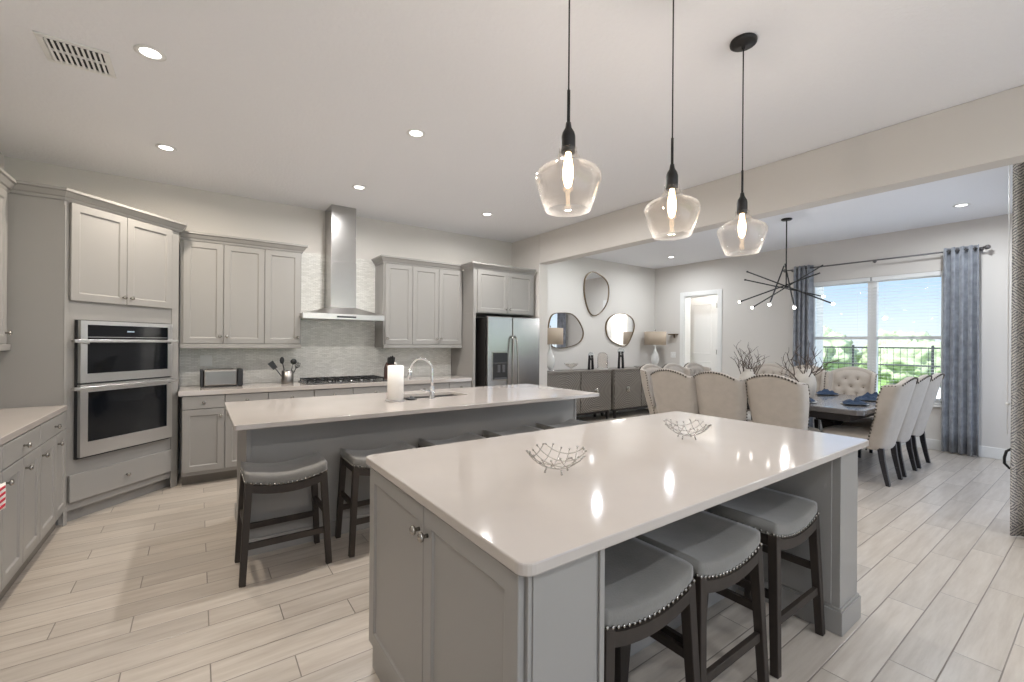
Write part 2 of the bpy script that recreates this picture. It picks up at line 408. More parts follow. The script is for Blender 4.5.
# door_1 : casing into the white hallway, with a leaf standing open
w = MB()
w.box(XW-.018, XW, DY0-.085, DY0, 0, DZ+.085); w.box(XW-.018, XW, DY1, DY1+.085, 0, DZ+.085); w.box(XW-.018, XW, DY0, DY1, DZ, DZ+.085)
w.box(XW, XW+.2, DY0, DY0+.02, 0, DZ); w.box(XW, XW+.2, DY1-.02, DY1, 0, DZ); w.box(XW, XW+.2, DY0+.02, DY1-.02, DZ-.02, DZ)
d1 = struct(w, 'door_1', M['white'], bevel=.003)
# hallway box beyond
HX = 9.7
w = MB()
w.box(XW+.2, HX, 4.0, 4.1, 0, 2.7); w.box(XW+.2, HX, 6.3, 6.4, 0, 2.7); w.box(HX, HX+.1, 4.0, 6.4, 0, 2.7)
struct(w, 'wall_hall', M['white'])
struct(MB().box(XW+.2, HX+.1, 4.0, 6.4, 2.7, 2.8), 'ceiling_hall', M['ceil'])
struct(MB().box(XW+.2, HX+.1, 4.0, 6.4, -.12, 0), 'floor_hall', M['floor'])

# ------------------------------------------------------------------ cabinet builders
# local frame: front face of the carcass at y=0, room towards -y, x to the right, z up
def shaker(parent, name, x0, x1, z0, z1, y=0, t=.02, rail=.058, rec=.009, flat=False, m=None):
    b = MB()
    if flat: b.box(x0, x1, y-t, y, z0, z1)
    else:
        r = rail; e = .006
        O = [(x0,z0),(x1,z0),(x1,z1),(x0,z1)]; I = [(x0+r,z0+r),(x1-r,z0+r),(x1-r,z1-r),(x0+r,z1-r)]
        J = [(x0+r+e,z0+r+e),(x1-r-e,z0+r+e),(x1-r-e,z1-r-e),(x0+r+e,z1-r-e)]
        V = lambda P, yy: [b.b.verts.new((p[0], yy, p[1])) for p in P]
        B0, F0, F1, F2 = V(O, y), V(O, y-t), V(I, y-t), V(J, y-t+rec)
        for A, C in ((B0, F0), (F0, F1), (F1, F2)):
            for i in range(4): b._f([A[i], A[(i+1)%4], C[(i+1)%4], C[i]])
        b._f(F2); b._f(B0)
    return b.build(name, m or M['cab'], parent, bevel=.0025, bseg=1)
def knob(parent, x, z, y=-.02):
    mx = Matrix.Translation((x, y, z)) @ Matrix.Rotation(PI/2, 4, 'X')
    return MB().lathe([(0,0),(.007,0),(.006,.012),(.009,.016),(.015,.019),(.016,.026),(.011,.031),(0,.032)], 14, mx=mx).build('knob', M['nickel'], parent)
def carcass(parent, x0, x1, z0, z1, depth, name='body', m=None):
    return MB().box(x0, x1, 0, depth, z0, z1).build(name, m or M['cab'], parent, bevel=.002, bseg=1)
def crown(parent, pts, z, name='crown'):
    """crown moulding swept along an open polyline of (x,y); outside is to the right of travel"""
    prof = [(0,0),(.006,0),(.012,.02),(.022,.028),(.040,.058),(.052,.066),(.052,.085),(0,.085)]
    b = MB(); P = [Vector((p[0], p[1], 0)) for p in pts]; n = len(P); rings = []
    for i in range(n):
        d0 = (P[i]-P[i-1]).normalized() if i else None; d1 = (P[i+1]-P[i]).normalized() if i < n-1 else None
        nr = lambda d: Vector((d.y, -d.x, 0))
        if d0 is None: o = nr(d1)
        elif d1 is None: o = nr(d0)
        else:
            o = nr(d0)+nr(d1); o = o/(o.length**2)*2
        rings.append([b.b.verts.new(P[i]+o*q[0]+Vector((0,0,z+q[1]))) for q in prof])
    for a, c in zip(rings, rings[1:]):
        for k in range(len(prof)):
            k2 = (k+1) % len(prof); b._f([a[k], a[k2], c[k2], c[k]])
    b._f(rings[0]); b._f(rings[-1][::-1])
    return b.build(name, M['cab'], parent)

FZ0, FZ1 = .115, .875
def base_unit(name, label, loc, rz, cols, depth, group=None, drawer_h=.125, merged=False, rec=.075):
    """cols: list of (x0,x1,knob_side)"""
    t = thing(name, label, 'cabinet', loc, rz, group)
    a, e = cols[0][0], cols[-1][1]
    b = MB().box(a, e, 0, depth, .10, FZ1); b.build('body', M['cab'], t)
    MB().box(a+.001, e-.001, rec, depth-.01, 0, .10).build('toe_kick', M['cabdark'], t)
    g = .003
    if merged:
        d = shaker(t, 'drawer', a+g, e-g, FZ1-drawer_h-.005, FZ1-.006, flat=True); knob(d, (a+e)/2, FZ1-drawer_h/2-.006)
    for x0, x1, side in cols:
        if not merged:
            d = shaker(t, 'drawer', x0+g, x1-g, FZ1-drawer_h-.005, FZ1-.006, flat=True)
            knob(d, (x0+x1)/2, FZ1-drawer_h/2-.006)
        d = shaker(t, 'door', x0+g, x1-g, FZ0+.02, FZ1-drawer_h-.012)
        knob(d, x0+.035 if side == 'l' else x1-.035, FZ1-drawer_h-.08)
    return t

# back wall base cabinets (front face Y=5.25)
YF = 5.25; DB = YB-YF-.013
base_unit('base_cabinet', 'grey base cabinet with two doors below the toaster', (0, YF, 0), 0, [(-.12, .225, 'r'), (.225, .605, 'l')], DB, group='base cabinets along the back wall')
base_unit('base_cabinet', 'grey single door base cabinet below the utensil crock', (0, YF, 0), 0, [(.607, 1.055, 'r')], DB, group='base cabinets along the back wall')
base_unit('base_cabinet', 'wide grey base cabinet below the black cooktop', (0, YF, 0), 0, [(1.057, 1.476, 'r'), (1.476, 2.0, 'l')], DB, group='base cabinets along the back wall')
base_unit('base_cabinet', 'grey base cabinet below the knife block', (0, YF, 0), 0, [(2.002, 2.725, 'l')], DB, group='base cabinets along the back wall')
base_unit('base_cabinet', 'narrow grey base cabinet touching the tall panel beside the refrigerator', (0, YF, 0), 0, [(2.727, 3.068, 'l')], DB, group='base cabinets along the back wall')
tag(MB().box(-.15, 3.068, YF-.03, YB-.012, .885-.009, .925).build('countertop', M['quartz'], bevel=.004), 'white quartz countertop running along the back wall under the range hood', 'countertop')

# left wall base cabinets (front face X=-.80) : local x -> +Y, local y -> -X
XF = -.822; DL = -XL + XF
base_unit('base_cabinet', 'grey base cabinet of the left run at the photo\'s left edge', (XF, 0, 0), PI/2, [(2.2, 2.75, 'l'), (2.75, 3.313, 'l')], DL-.001, rec=.035, group='base cabinets of the left run')
base_unit('base_cabinet', 'grey two door base cabinet of the left run, middle of the visible run', (XF, 0, 0), PI/2, [(3.315, 3.646, 'l'), (3.646, 3.978, 'l')], DL-.001, rec=.035, merged=True, group='base cabinets of the left run')
base_unit('base_cabinet', 'grey two door base cabinet of the left run touching the oven cabinet', (XF, 0, 0), PI/2, [(3.98, 4.362, 'l'), (4.362, 4.648, 'l')], DL-.001, rec=.035, merged=True, group='base cabinets of the left run')
tag(MB().box(XL+.001, XF+.022, 2.2, 4.655, .876, .916).build('countertop', M['quartz'], bevel=.004), 'white quartz countertop on the left run ending at the oven cabinet', 'countertop')

# upper cabinets
def upper(label, loc, rz, doors, x0, x1, z0, z1, depth, rail=True, crownpts=None, crz=None, group=None, kn=None):
    t = thing('upper_cabinet', label, 'cabinet', loc, rz, group)
    carcass(t, x0, x1, z0, z1, depth)
    for a, b, side in doors:
        d = shaker(t, 'door', a+.002, b-.002, z0+(.045 if rail else .012), z1-.012)
        knob(d, a+.03 if side == 'l' else b-.03, z0+(.12 if rail else .07))
    if rail: MB().box(x0, x1, -.024, .02, z0-.005, z0+.04).build('light_rail', M['cab'], t, bevel=.004)
    if crownpts: crown(t, crownpts, crz or z1-.005)
    return t
DU = .33; DUL = .305
upper('grey three door upper cabinet left of the range hood', (0, YB-DU, 0), 0, [(-.125, .217, 'r'), (.217, .594, 'l'), (.594, .955, 'r')], -.15, .965, 1.335, 2.43, DU-.001,
      crownpts=[(-.15, -.005), (.97, -.005), (.97, DU-.002)])
upper('grey three door upper cabinet right of the range hood', (0, YB-DU, 0), 0, [(1.945, 2.316, 'l'), (2.316, 2.700, 'r'), (2.700, 3.062, 'l')], 1.925, 3.068, 1.335, 2.43, DU-.001,
      crownpts=[(1.925, DU-.002), (1.925, -.005), (3.068, -.005)])
# fridge surround
YFR = 5.2
t = upper('grey two door cabinet above the refrigerator with tall side panel', (0, YFR, 0), 0, [(3.125, 3.635, 'r'), (3.635, 4.09, 'l')], 3.072, 4.13, 1.82, 2.43, YB-YFR-.001, rail=False,
      crownpts=[(3.072, .26), (3.072, -.005), (4.125, -.005)])
MB().box(3.072, 3.11, 0, YB-YFR-.001, 0, 1.82).build('side_panel', M['cab'], t, bevel=.002)
# left wall upper cabinet
upper('grey upper cabinet on the left wall cut by the photo\'s left edge', (XL+DUL, 0, 0), PI/2, [(3.2, 3.66, 'r'), (3.66, 4.12, 'l'), (4.12, 4.59, 'r')], 3.2, 4.655, 1.335, 2.46, DUL-.001,
      crownpts=[(3.2, -.005), (4.654, -.005)])

# corner oven cabinet: front along A->B
A = Vector((-.825, 4.66)); B = Vector((-.157, 5.346)); DLEN = (B-A).length; ang = math.atan2(B.y-A.y, B.x-A.x)
t = thing('oven_cabinet', 'tall grey corner cabinet housing the double oven', 'cabinet', (A.x, A.y, 0), ang)
R = Matrix.Rotation(-ang, 4, 'Z') @ Matrix.Translation((-A.x, -A.y, 0))
poly = [(XL+.001, 4.66), (A.x, A.y), (B.x, B.y), (B.x, YB-.012), (XL+.001, YB-.012)]
MB().prism(poly, .10, 2.475, 'z', mx=R).build('body', M['cab'], t, bevel=.003)
poly2 = [(XL+.001, 4.70), (A.x-.03, A.y+.05), (B.x-.05, B.y+.04), (B.x-.05, YB-.012), (XL+.001, YB-.012)]
MB().prism(poly2, 0, .10, 'z', mx=R).build('toe_kick', M['cab'], t)
for x0_, x1_ in ((0, .028), (.884, DLEN)): MB().box(x0_, x1_, -.006, 0, .0, 2.43).build('stile', M['cab'], t, bevel=.003)
for a, b, sd_ in ((.03, .446, 'r'), (.449, .868, 'l')):
    d = shaker(t, 'door', a, b, 1.71, 2.455, y=-.006); knob(d, (b-.03) if sd_ == 'r' else a+.03, 1.77, -.026)
d = shaker(t, 'drawer', .03, .876, .165, .372, y=-.006, flat=True); knob(d, .456, .262, -.026)
mid_p = [R @ Vector((p[0], p[1], 0)) for p in ((XL+DUL, 4.655), (A.x, 4.655))]
ro = R @ Vector((B.x, YB-.34, 0))
crown(t, [(mid_p[0].x, mid_p[0].y), (mid_p[1].x, mid_p[1].y), (DLEN+.01, -.008), (ro.x, ro.y)], 2.462)

# double oven, mounted in the corner cabinet
t = thing('double_oven', 'stainless microwave and wall oven combination in the corner cabinet', 'oven', (A.x, A.y, 0), ang)
MB().box(.070, .850, -.03, -.0065, .485, 1.565).build('body', M['blackplastic'], t)
def oven_door(z0, z1, zh, gx0, gx1, gz0, gz1, top=False):
    b = MB(); y0, y1 = -.058, -.0305
    b.box(.074, .846, y0, y1, z0, gz0); b.box(.074, .846, y0, y1, gz1, z1); b.box(.074, gx0, y0, y1, gz0, gz1); b.box(gx1, .846, y0, y1, gz0, gz1)
    d = b.build('oven_door', M['steelh'], t)
    MB().box(gx0, gx1, y0+.006, y1, gz0, gz1).build('glass_panel', M['ovenglass'], d)
    h = MB().bar((.005, -.092, zh), (.872, -.092, zh), .014, .024)
    h.prism([(.010, zh-.012), (.112, zh-.024), (.112, zh-.004), (.06, zh+.012), (.010, zh+.012)], -.092, -.058, 'y'); h.prism([(.868, zh-.012), (.800, zh-.024), (.800, zh-.004), (.83, zh+.012), (.868, zh+.012)], -.092, -.058, 'y')
    h.build('handle', M['steelh'], d, bevel=.003)
    return d
d = oven_door(1.075, 1.56, 1.402, .122, .800, 1.145, 1.528)
MB().box(.123, .799, -.0525, -.0519, 1.43, 1.434).build('control_strip_edge', M['steelh'], d)
MB().box(.43, .49, -.0527, -.052, 1.475, 1.487).build('display', mat('display_digits', srgb(150, 170, 185), .4), d)
oven_door(.50, 1.062, 1.035, .128, .795, .612, 1.0)

# ------------------------------------------------------------------ range hood
t = thing('range_hood', 'stainless chimney range hood above the cooktop', 'range hood', (1.415, YB-.011, 0))
b = MB().box(-.13, .165, -.33, 0, 1.80, 2.37); b.build('chimney', M['steel'], t, bevel=.002)
MB().box(-.127, .162, -.327, 0, 2.37, CZ-.001).build('chimney_extension', M['steel'], t, bevel=.002)
b = MB(); z0, z1, z2 = 1.67, 1.732, 1.80
O = [(-.465,-.50),(.465,-.50),(.465,0),(-.465,0)]; I = [(-.14,-.335),(.175,-.335),(.175,0),(-.14,0)]
V = lambda P, z: [b.b.verts.new((p[0], p[1], z)) for p in P]
r0, r1, r2 = V(O, z0), V(O, z1), V(I, z2+.02)
for p, q in ((r0, r1), (r1, r2)):
    for i in range(4): b._f([p[i], p[(i+1)%4], q[(i+1)%4], q[i]])
b._f(r0[::-1]); b._f(r2)
b.build('canopy', M['steelh'], t, bevel=.0015)
MB().box(-.10, .12, -.503, -.4995, 1.69, 1.71).build('control_panel', M['blackplastic'], t)

# ------------------------------------------------------------------ refrigerator
t = thing('refrigerator', 'stainless side by side refrigerator with water dispenser', 'refrigerator', (3.215, 5.05, 0))
MB().box(.02, .915, .075, .78, .02, 1.76).build('body', mat('dark_grey_fridge_side', srgb(62, 60, 58), .35, .3), t, bevel=.004)
d = MB().box(0, .415, 0, .07, .06, 1.775).build('door', M['steel'], t, bevel=.012, bseg=3)
MB().box(.07, .335, -.008, .0, .88, 1.285).build('dispenser_frame', M['nickel'], d, bevel=.004)
b = MB().box(.082, .323, -.012, -.0085, 1.13, 1.27); b.build('dispenser_panel', M['blackplastic'], d)
MB().box(.082, .323, -.010, -.0085, .90, 1.125).build('dispenser_recess', M['ventdark'], d)
MB().box(.15, .19, -.03, -.010, 1.0, 1.10).box(.23, .27, -.03, -.010, 1.0, 1.10).box(.10, .30, -.035, -.010, .905, .925).build('dispenser_lever', mat('dark_grey_plastic', (.09,.09,.095,1), .4), d)
d2 = MB().box(.421, .915, 0, .07, .06, 1.775).build('door', M['steel'], t, bevel=.012, bseg=3)
for dd, x, s_ in ((d, .385, -1), (d2, .455, 1)):
    pts = [(x, -.002, 1.50), (x+s_*-.008, -.05, 1.47)] + [(x + s_*(-.008+.022*math.sin(PI*k/8)), -.055-.02*math.sin(PI*k/8), 1.45-.95*k/8) for k in range(9)] + [(x, -.002, .46)]
    MB().tube(pts, .013, 8).build('handle', M['nickel'], dd)
MB().box(.0, .915, .02, .12, 0.0, .055).build('toe_grille', M['blackplastic'], t)

# ------------------------------------------------------------------ island with sink (second island)
def quartz_slab(x0, x1, y0, y1, z0, z1, r=.02, hole=None):
    def rr(x0, x1, y0, y1, r, n=5):
        P = []
        for cx, cy, a0 in ((x1-r, y0+r, -PI/2), (x1-r, y1-r, 0), (x0+r, y1-r, PI/2), (x0+r, y0+r, PI)):
            for k in range(n+1): P.append((cx+r*math.cos(a0+PI/2*k/n), cy+r*math.sin(a0+PI/2*k/n)))
        return P
    b = MB()
    if not hole: b.prism(rr(x0, x1, y0, y1, r), z0, z1, 'z')
    else:
        O = rr(x0, x1, y0, y1, r); I = rr(*hole, .03); n = len(O)
        for z, fl in ((z0, 1), (z1, 0)):
            a = [b.b.verts.new((p[0], p[1], z)) for p in O]; c = [b.b.verts.new((p[0], p[1], z)) for p in I]
            for i in range(n): b._f([a[i], a[(i+1)%n], c[(i+1)%n], c[i]])
            if fl: a0, c0 = a, c
            else:
                for i in range(n):
                    b._f([a0[i], a0[(i+1)%n], a[(i+1)%n], a[i]]); b._f([c0[i], c0[(i+1)%n], c[(i+1)%n], c[i]])
    return b
IZ0, IZ1 = .884, .915
SK = (1.42, 2.10, 3.62, 3.96)
I2 = thing('sink_island', 'long grey kitchen island with the sink and faucet', 'island', (.262, 3.34, 0))
MB().box(0, 2.965, 0, .80, 0, .66).box(0, 1.12, 0, .80, .66, IZ0).box(1.87, 2.965, 0, .80, .66, IZ0).box(1.12, 1.87, 0, .25, .66, IZ0).box(1.12, 1.87, .65, .80, .66, IZ0).build('body', M['cab'], I2)
MB().box(-.012, 2.977, -.014, .0, 0, .11).box(-.014, .0, -.014, .814, 0, .11).box(2.965, 2.979, -.014, .814, 0, .11).build('baseboard', M['cab'], I2, bevel=.003)
for x0_ in (0, 2.935): MB().box(x0_, x0_+.03, -.008, 0, .11, IZ0).build('corner_stile', M['cab'], I2, bevel=.002)
b = quartz_slab(.175, 3.255, 3.03, 4.215, IZ0, IZ1, .015, hole=SK)
tag(b.build('island_countertop', M['quartz'], bevel=.003), 'white quartz top of the sink island', 'countertop')
t = thing('sink', 'undermount stainless sink set in the far island', 'sink', ((SK[0]+SK[1])/2, (SK[2]+SK[3])/2, .70))
hx, hy = (SK[1]-SK[0])/2+.004, (SK[3]-SK[2])/2+.004
b = MB(); b.box(-hx, hx, -hy, hy, -.006, 0)
b.box(-hx-.006, -hx, -hy, hy, -.006, .174); b.box(hx, hx+.006, -hy, hy, -.006, .174); b.box(-hx, hx, -hy-.006, -hy, -.006, .174); b.box(-hx, hx, hy, hy+.006, -.006, .174)
b.build('basin', M['steelh'], t)
MB().lathe([(0, .004), (.04, .004), (.045, 0)], 20).build('drain', M['nickel'], t)
# faucet
t = thing('faucet', 'chrome gooseneck pull-down faucet on the sink island', 'faucet', (1.672, 3.53, IZ1))
MB().lathe([(0,0),(.03,0),(.03,.006),(.022,.012),(.021,.10),(.017,.11),(0,.11)], 18).build('base', M['chrome'], t)
dv = Vector((-.72, .69, 0))
pts = [Vector((0,0,z)) for z in (.09,.15,.20,.25)] + [dv*(.10-.10*math.cos(a))+Vector((0,0,.25+.10*math.sin(a))) for a in [PI*k/10 for k in range(1,10)]] + [dv*.203+Vector((0,0,.235))]
MB().tube(pts, .011, 10).build('spout', M['chrome'], t)
MB().tube([dv*.203+Vector((0,0,.245)), dv*.208+Vector((0,0,.20)), dv*.212+Vector((0,0,.165))], [.015,.017,.013], 10).build('spray_head', M['chrome'], t)
MB().tube([(-.015,0,.07), (-.05,-.004,.072), (-.065,-.004,.074)], .012, 8).tube([(-.06,-.004,.074), (-.10,.02,.088)], .007, 8).build('lever', M['chrome'], t)
tag(MB().lathe([(0,0),(.045,0),(.05,.008),(.04,.014),(.015,.016),(.012,.03),(0,.032)], 20, c=(0,0,0)).build('sink_stopper', M['blackplastic']), 'black rubber sink stopper lying left of the faucet', 'stopper').location = (1.50, 3.575, IZ1)
# paper towels
t = thing('paper_towel_holder', 'steel paper towel holder standing on the sink island', 'holder', (1.352, 3.56, IZ1))
MB().lathe([(0,0),(.082,0),(.082,.008),(.075,.012),(0,.012)], 28).build('base', M['steelh'], t)
MB().tube([(0,0,.012),(0,0,.31)], .006, 8).sphere((0,0,.315), .012).build('post', M['steelh'], t)
o = tag(MB().lathe([(.02,0),(.066,0),(.066,.285),(.02,.285),(.02,0)], 28).build('paper_towel_roll', M['paper']), 'white paper towel roll on the steel holder', 'paper towels')
o.location = (1.352, 3.56, IZ1+.013)

# ------------------------------------------------------------------ near island
NI = thing('seating_island', 'grey kitchen island in the foreground with end cabinet and knee space', 'island', (.625, .80, 0))
# local coordinates, end cabinet face along x=0
b = MB().box(.0, .25, .0, 1.095, .10, IZ0); b.build('end_cabinet', M['cab'], NI, bevel=.002)
MB().box(.06, .248, .004, 1.09, 0, .10).build('toe_kick', M['cab'], NI)
MB().box(.0, .02, -.0, 1.095, 0, .115).build('plinth', M['cab'], NI, bevel=.002)
MB().box(.25, 1.93, .50, 1.095, 0, IZ0).build('back_body', M['cab'], NI, bevel=.002)
MB().box(1.93, 2.165, .0, 1.095, 0, IZ0).build('end_post', M['cab'], NI, bevel=.002)
MB().box(1.922, 1.9295, .035, .46, .135, IZ0-.03).build('post_panel', M['cab'], NI, bevel=.002)
b = MB().box(1.916, 2.179, -.014, 1.109, 0, .115); b.box(1.922, 2.173, -.008, 1.103, .115, .128); b.build('post_baseboard', M['cab'], NI, bevel=.003)
MB().box(.251, 1.915, .487, .4995, 0, .11).build('knee_baseboard', M['cab'], NI, bevel=.003)
MB().box(.012, .222, -.004, -.0005, .11, IZ0-.002).build('side_panel', M['cab'], NI, bevel=.002)
MB().box(.232, .25, -.008, -.0005, 0, IZ0-.002).build('corner_stile', M['cab'], NI, bevel=.002)
# doors on x=0 face: build in a rotated copy of the cabinet frame
def shaker_x(parent, y0, y1, z0, z1, kside):
    o = shaker(parent, 'door', -y1, -y0, z0, z1)
    o.rotation_euler = (0, 0, -PI/2)      # local -y -> -x ; local x -> -y
    k = knob(o, (-y1+.03) if kside == 'far' else (-y0-.03), z1-.085)
    return o
shaker_x(NI, .012, .532, .13, IZ0-.008, 'far')
shaker_x(NI, .536, 1.085, .13, IZ0-.008, 'near')
b = quartz_slab(.594, 2.895, .775, 1.935, IZ0, IZ1, .035)
tag(b.build('island_countertop', M['quartz'], bevel=.004), 'white quartz top of the foreground island under the pendants', 'countertop')

# ------------------------------------------------------------------ stools
def make_stool(label, group):
    t = thing('counter_stool', label, 'stool', group=group)
    w_, d_ = .225, .165
    def top(x): return .612+.040*(x/w_)**2
    def fn(u, v):
        # closed loop around the cushion section (y-z) swept in x
        x = (u*2-1)*w_; a = 2*PI*v; 
        c, s_ = math.cos(a), math.sin(a)
        sg = lambda q: math.copysign(abs(q)**.28, q)
        endf = 1-.03*abs(u*2-1)**8
        y = d_*sg(c)*endf; zz = .032*sg(s_)*(1 if s_ > 0 else 1)
        puff = .007*(1-(y/d_)**2)*(1-(x/w_)**4) if s_ > 0 else 0
        return Vector((x, y, top(x)-.036+zz+puff))
    b = MB(); b.grid(fn, 20, 24)
    ends = [v for v in b.b.verts]
    bmesh.ops.remove_doubles(b.b, verts=b.b.verts, dist=.0004)
    bmesh.ops.holes_fill(b.b, edges=[e for e in b.b.edges if e.is_boundary], sides=0)
    b.build('seat_cushion', M['stoolfab'], t, sm=True)
    n = MB()
    for i in range(19):
        x = -w_+.006+(2*w_-.012)*i/18
        for s_ in (-1, 1): n.sphere((x, s_*(d_+.001), top(x)-.058), .0072, 6, 4, (1, .6, 1))
    for i in range(13):
        y = -d_+.012+(2*d_-.024)*i/12
        for s_ in (-1, 1): n.sphere((s_*(w_+.001), y, top(w_)-.058), .0072, 6, 4, (.6, 1, 1))
    n.build('nailhead_trim', M['nickel'], t)
    f = MB()
    for s_ in (-1, 1):
        P = [(x, top(x)-.070) for x in [(-w_+.01)+(2*w_-.02)*k/12 for k in range(13)]]
        f.prism(P+[(q[0], q[1]-.045) for q in P[::-1]], s_*(d_-.006)-.010, s_*(d_-.006)+.010-.006*0, 'y')
        f.box(s_*(w_-.02)-.010, s_*(w_-.02)+.010, -d_+.012, d_-.012, top(w_)-.118, top(w_)-.066)
    f.build('apron', M['stoolwood'], t)
    for sx in (-1, 1):
        for sy in (-1, 1):
            MB().bar((sx*.236, sy*.172, 0), (sx*.205, sy*.148, .585), .034, .034, .040, .040, upv=(0,1,0)).build('leg', M['stoolwood'], t, bevel=.003)
    for sy in (-1, 1):
        MB().bar((-.222, sy*.160, .215), (.222, sy*.160, .215), .020, .036).build('stretcher', M['stoolwood'], t, bevel=.002)
    for sx in (-1, 1):
        MB().bar((sx*.219, -.158, .325), (sx*.219, .158, .325), .020, .034).build('stretcher', M['stoolwood'], t, bevel=.002)
    return t
g1 = 'saddle stools along the sink island'; g2 = 'saddle stools under the foreground island'
st = make_stool('grey saddle stool at the left end of the sink island, standing fully in view', g1)
st.location = (.452, 3.12, 0)
for x, l in ((1.065, 'grey saddle stool second along the sink island, half hidden by the foreground island'),
             (1.665, 'grey saddle stool third along the sink island, only its seat edge showing'),
             (2.265, 'grey saddle stool fourth along the sink island, a sliver of seat showing'),
             (2.86, 'grey saddle stool at the sink island\'s right end, nearest the sideboards')):
    dup(st, (x, 3.12, 0), 0, l, g1)
dup(st, (1.185, 1.03, 0), 0, 'grey saddle stool under the foreground island, closest to its end cabinet', g2)
dup(st, (1.67, 1.03, 0), 0, 'grey saddle stool in the middle of the three under the foreground island', g2)
dup(st, (2.25, 1.03, 0), 0, 'grey saddle stool under the foreground island, beside its end post', g2)

# ------------------------------------------------------------------ wire bowls
def wire_bowl(label, loc, rz, R_=.118, H_=.105):
    t = thing('wire_bowl', label, 'bowl', loc, rz, 'wire bowls on the foreground island')
    def P(a, b_):   # point of the square-ish net, a,b in -1..1
        x, y = a*R_, b_*R_; r2 = (a*a+b_*b_)
        return Vector((x*(1-.10*r2), y*(1-.10*r2), .016+H_*.5*r2))
    n = 6
    for k in range(n):
        c = -1+2*(k+.5)/n; e = math.sqrt(max(0, 1.28-c*c)); e = min(e, 1.0)
        for ax in (0, 1):
            pts = [P(*( (c, -e+2*e*j/12) if ax == 0 else (-e+2*e*j/12, c))) for j in range(13)]
            b = MB().tube(pts, .0016, 5)
            b.sphere(pts[0], .0042, 6, 4); b.sphere(pts[-1], .0042, 6, 4)
            b.build('wire', M['nickel'], t)
    for sx in (-1, 1):
        for sy in (-1, 1): MB().tube([(sx*.03, sy*.03, .0195), (sx*.034, sy*.034, .004)], .003, 6).sphere((sx*.034, sy*.034, .0045), .0045, 6, 4).build('foot', M['nickel'], t)
    return t
wire_bowl('twig-like silver wire bowl nearer the left on the foreground island', (1.13, 1.275, IZ1), .5)
wire_bowl('twig-like silver wire bowl at the far right of the foreground island', (2.10, 1.34, IZ1), .9)

# ------------------------------------------------------------------ counter things
t = thing('toaster', 'long stainless toaster with black ends on the back counter', 'toaster', (.21, 5.55, .925))
MB().box(-.165, .135, -.08, .08, .012, .185).build('body', M['steeld'], t, bevel=.02, bseg=3)
MB().box(.135, .185, -.082, .082, .010, .188).box(-.19, -.165, -.082, .082, .010, .188).box(-.185, .18, -.078, .078, 0, .012).build('end_cap', M['blackplastic'], t, bevel=.012, bseg=2)
MB().box(-.13, .10, -.035, -.015, .183, .187).box(-.13, .10, .015, .035, .183, .187).build('slot', M['ventdark'], t)
MB().box(.183, .20, -.015, .015, .11, .13).build('lever', M['steelh'], t, bevel=.003)
t = thing('utensil_crock', 'stainless utensil crock on the back counter', 'crock', (.835, 5.56, .925))
MB().lathe([(0,.0),(.058,0),(.062,.01),(.062,.15),(.058,.15),(.056,.012),(0,.012)], 24).build('body', M['steeld'], t)
def utensil(kind, label, dx, dy, tilt, ta, h):
    b = MB(); d = Vector((math.cos(ta)*math.sin(tilt), math.sin(ta)*math.sin(tilt), math.cos(tilt)))
    p0 = Vector((dx, dy, .016)); p1 = p0+d*h
    b.tube([p0, p1], .006, 6)
    side = d.cross(Vector((0,1,0))).normalized()
    if kind == 'spatula':
        b.bar(p1-d*.005, p1+d*.085, .050, .006, .066, .006, upv=(0,1,0))
    elif kind == 'ladle':
        b.sphere(p1+d*.03, .034, 10, 6, (1, .55, 1))
    elif kind == 'spoon':
        b.sphere(p1+d*.035, .030, 10, 6, (.8, .25, 1.35))
    else:
        for k in range(5): b.tube([p1, p1+d*.03+side*(k-2)*.012, p1+d*.075+side*(k-2)*.010], .0035, 5)
    o = b.build(kind, M['blackplastic']); o.location = (.835, 5.56, .925)
    tag(o, label, 'utensil', 'black cooking utensils in the crock')
utensil('spatula', 'black spatula leaning left out of the steel crock', -.01, 0, .62, PI, .20)
utensil('spoon', 'black spoon standing nearly upright in the steel crock', -.005, .01, .20, PI, .22)
utensil('ladle', 'black ladle with round head in the steel crock', .01, .0, .22, 0, .21)
utensil('fork', 'black pasta fork leaning right out of the steel crock', .014, -.012, .42, 0, .17)
# cooktop
t = thing('cooktop', 'black gas cooktop with steel knobs on the back counter', 'cooktop', (1.44, 5.52, .926))
MB().box(-.46, .46, -.265, .245, 0, .012).build('glass_plate', mat('steel_plate', (.2,.2,.2,1), .25, .9), t, bevel=.004)
for cx in (-.30, 0, .30):
    b = MB()
    for yy in (-.17, 0, .17, .225): b.box(cx-.14, cx+.14, yy-.006, yy+.006, .032, .044)
    for xx in (-.135, -.045, .045, .135): b.box(cx+xx-.006, cx+xx+.006, -.176, .231, .030, .046)
    for xx in (-.135, .135):
        for yy in (-.17, .225): b.box(cx+xx-.006, cx+xx+.006, yy-.006, yy+.006, .012, .032)
    g_ = b.build('grate', M['black'], t)
    b = MB(); 
    for yy in (-.09, .12): b.lathe([(0,.022),(.032,.022),(.040,.016),(.042,.0121),(0,.0121)], 16, c=(cx, yy, 0))
    b.build('burner', M['blackplastic'], t)
for k in range(5): MB().lathe([(0,.034),(.014,.034),(.017,.03),(.018,.012),(0,.012)], 14, c=(-.24+.12*k+.03, -.235, 0)).build('knob', M['chrome'], t)
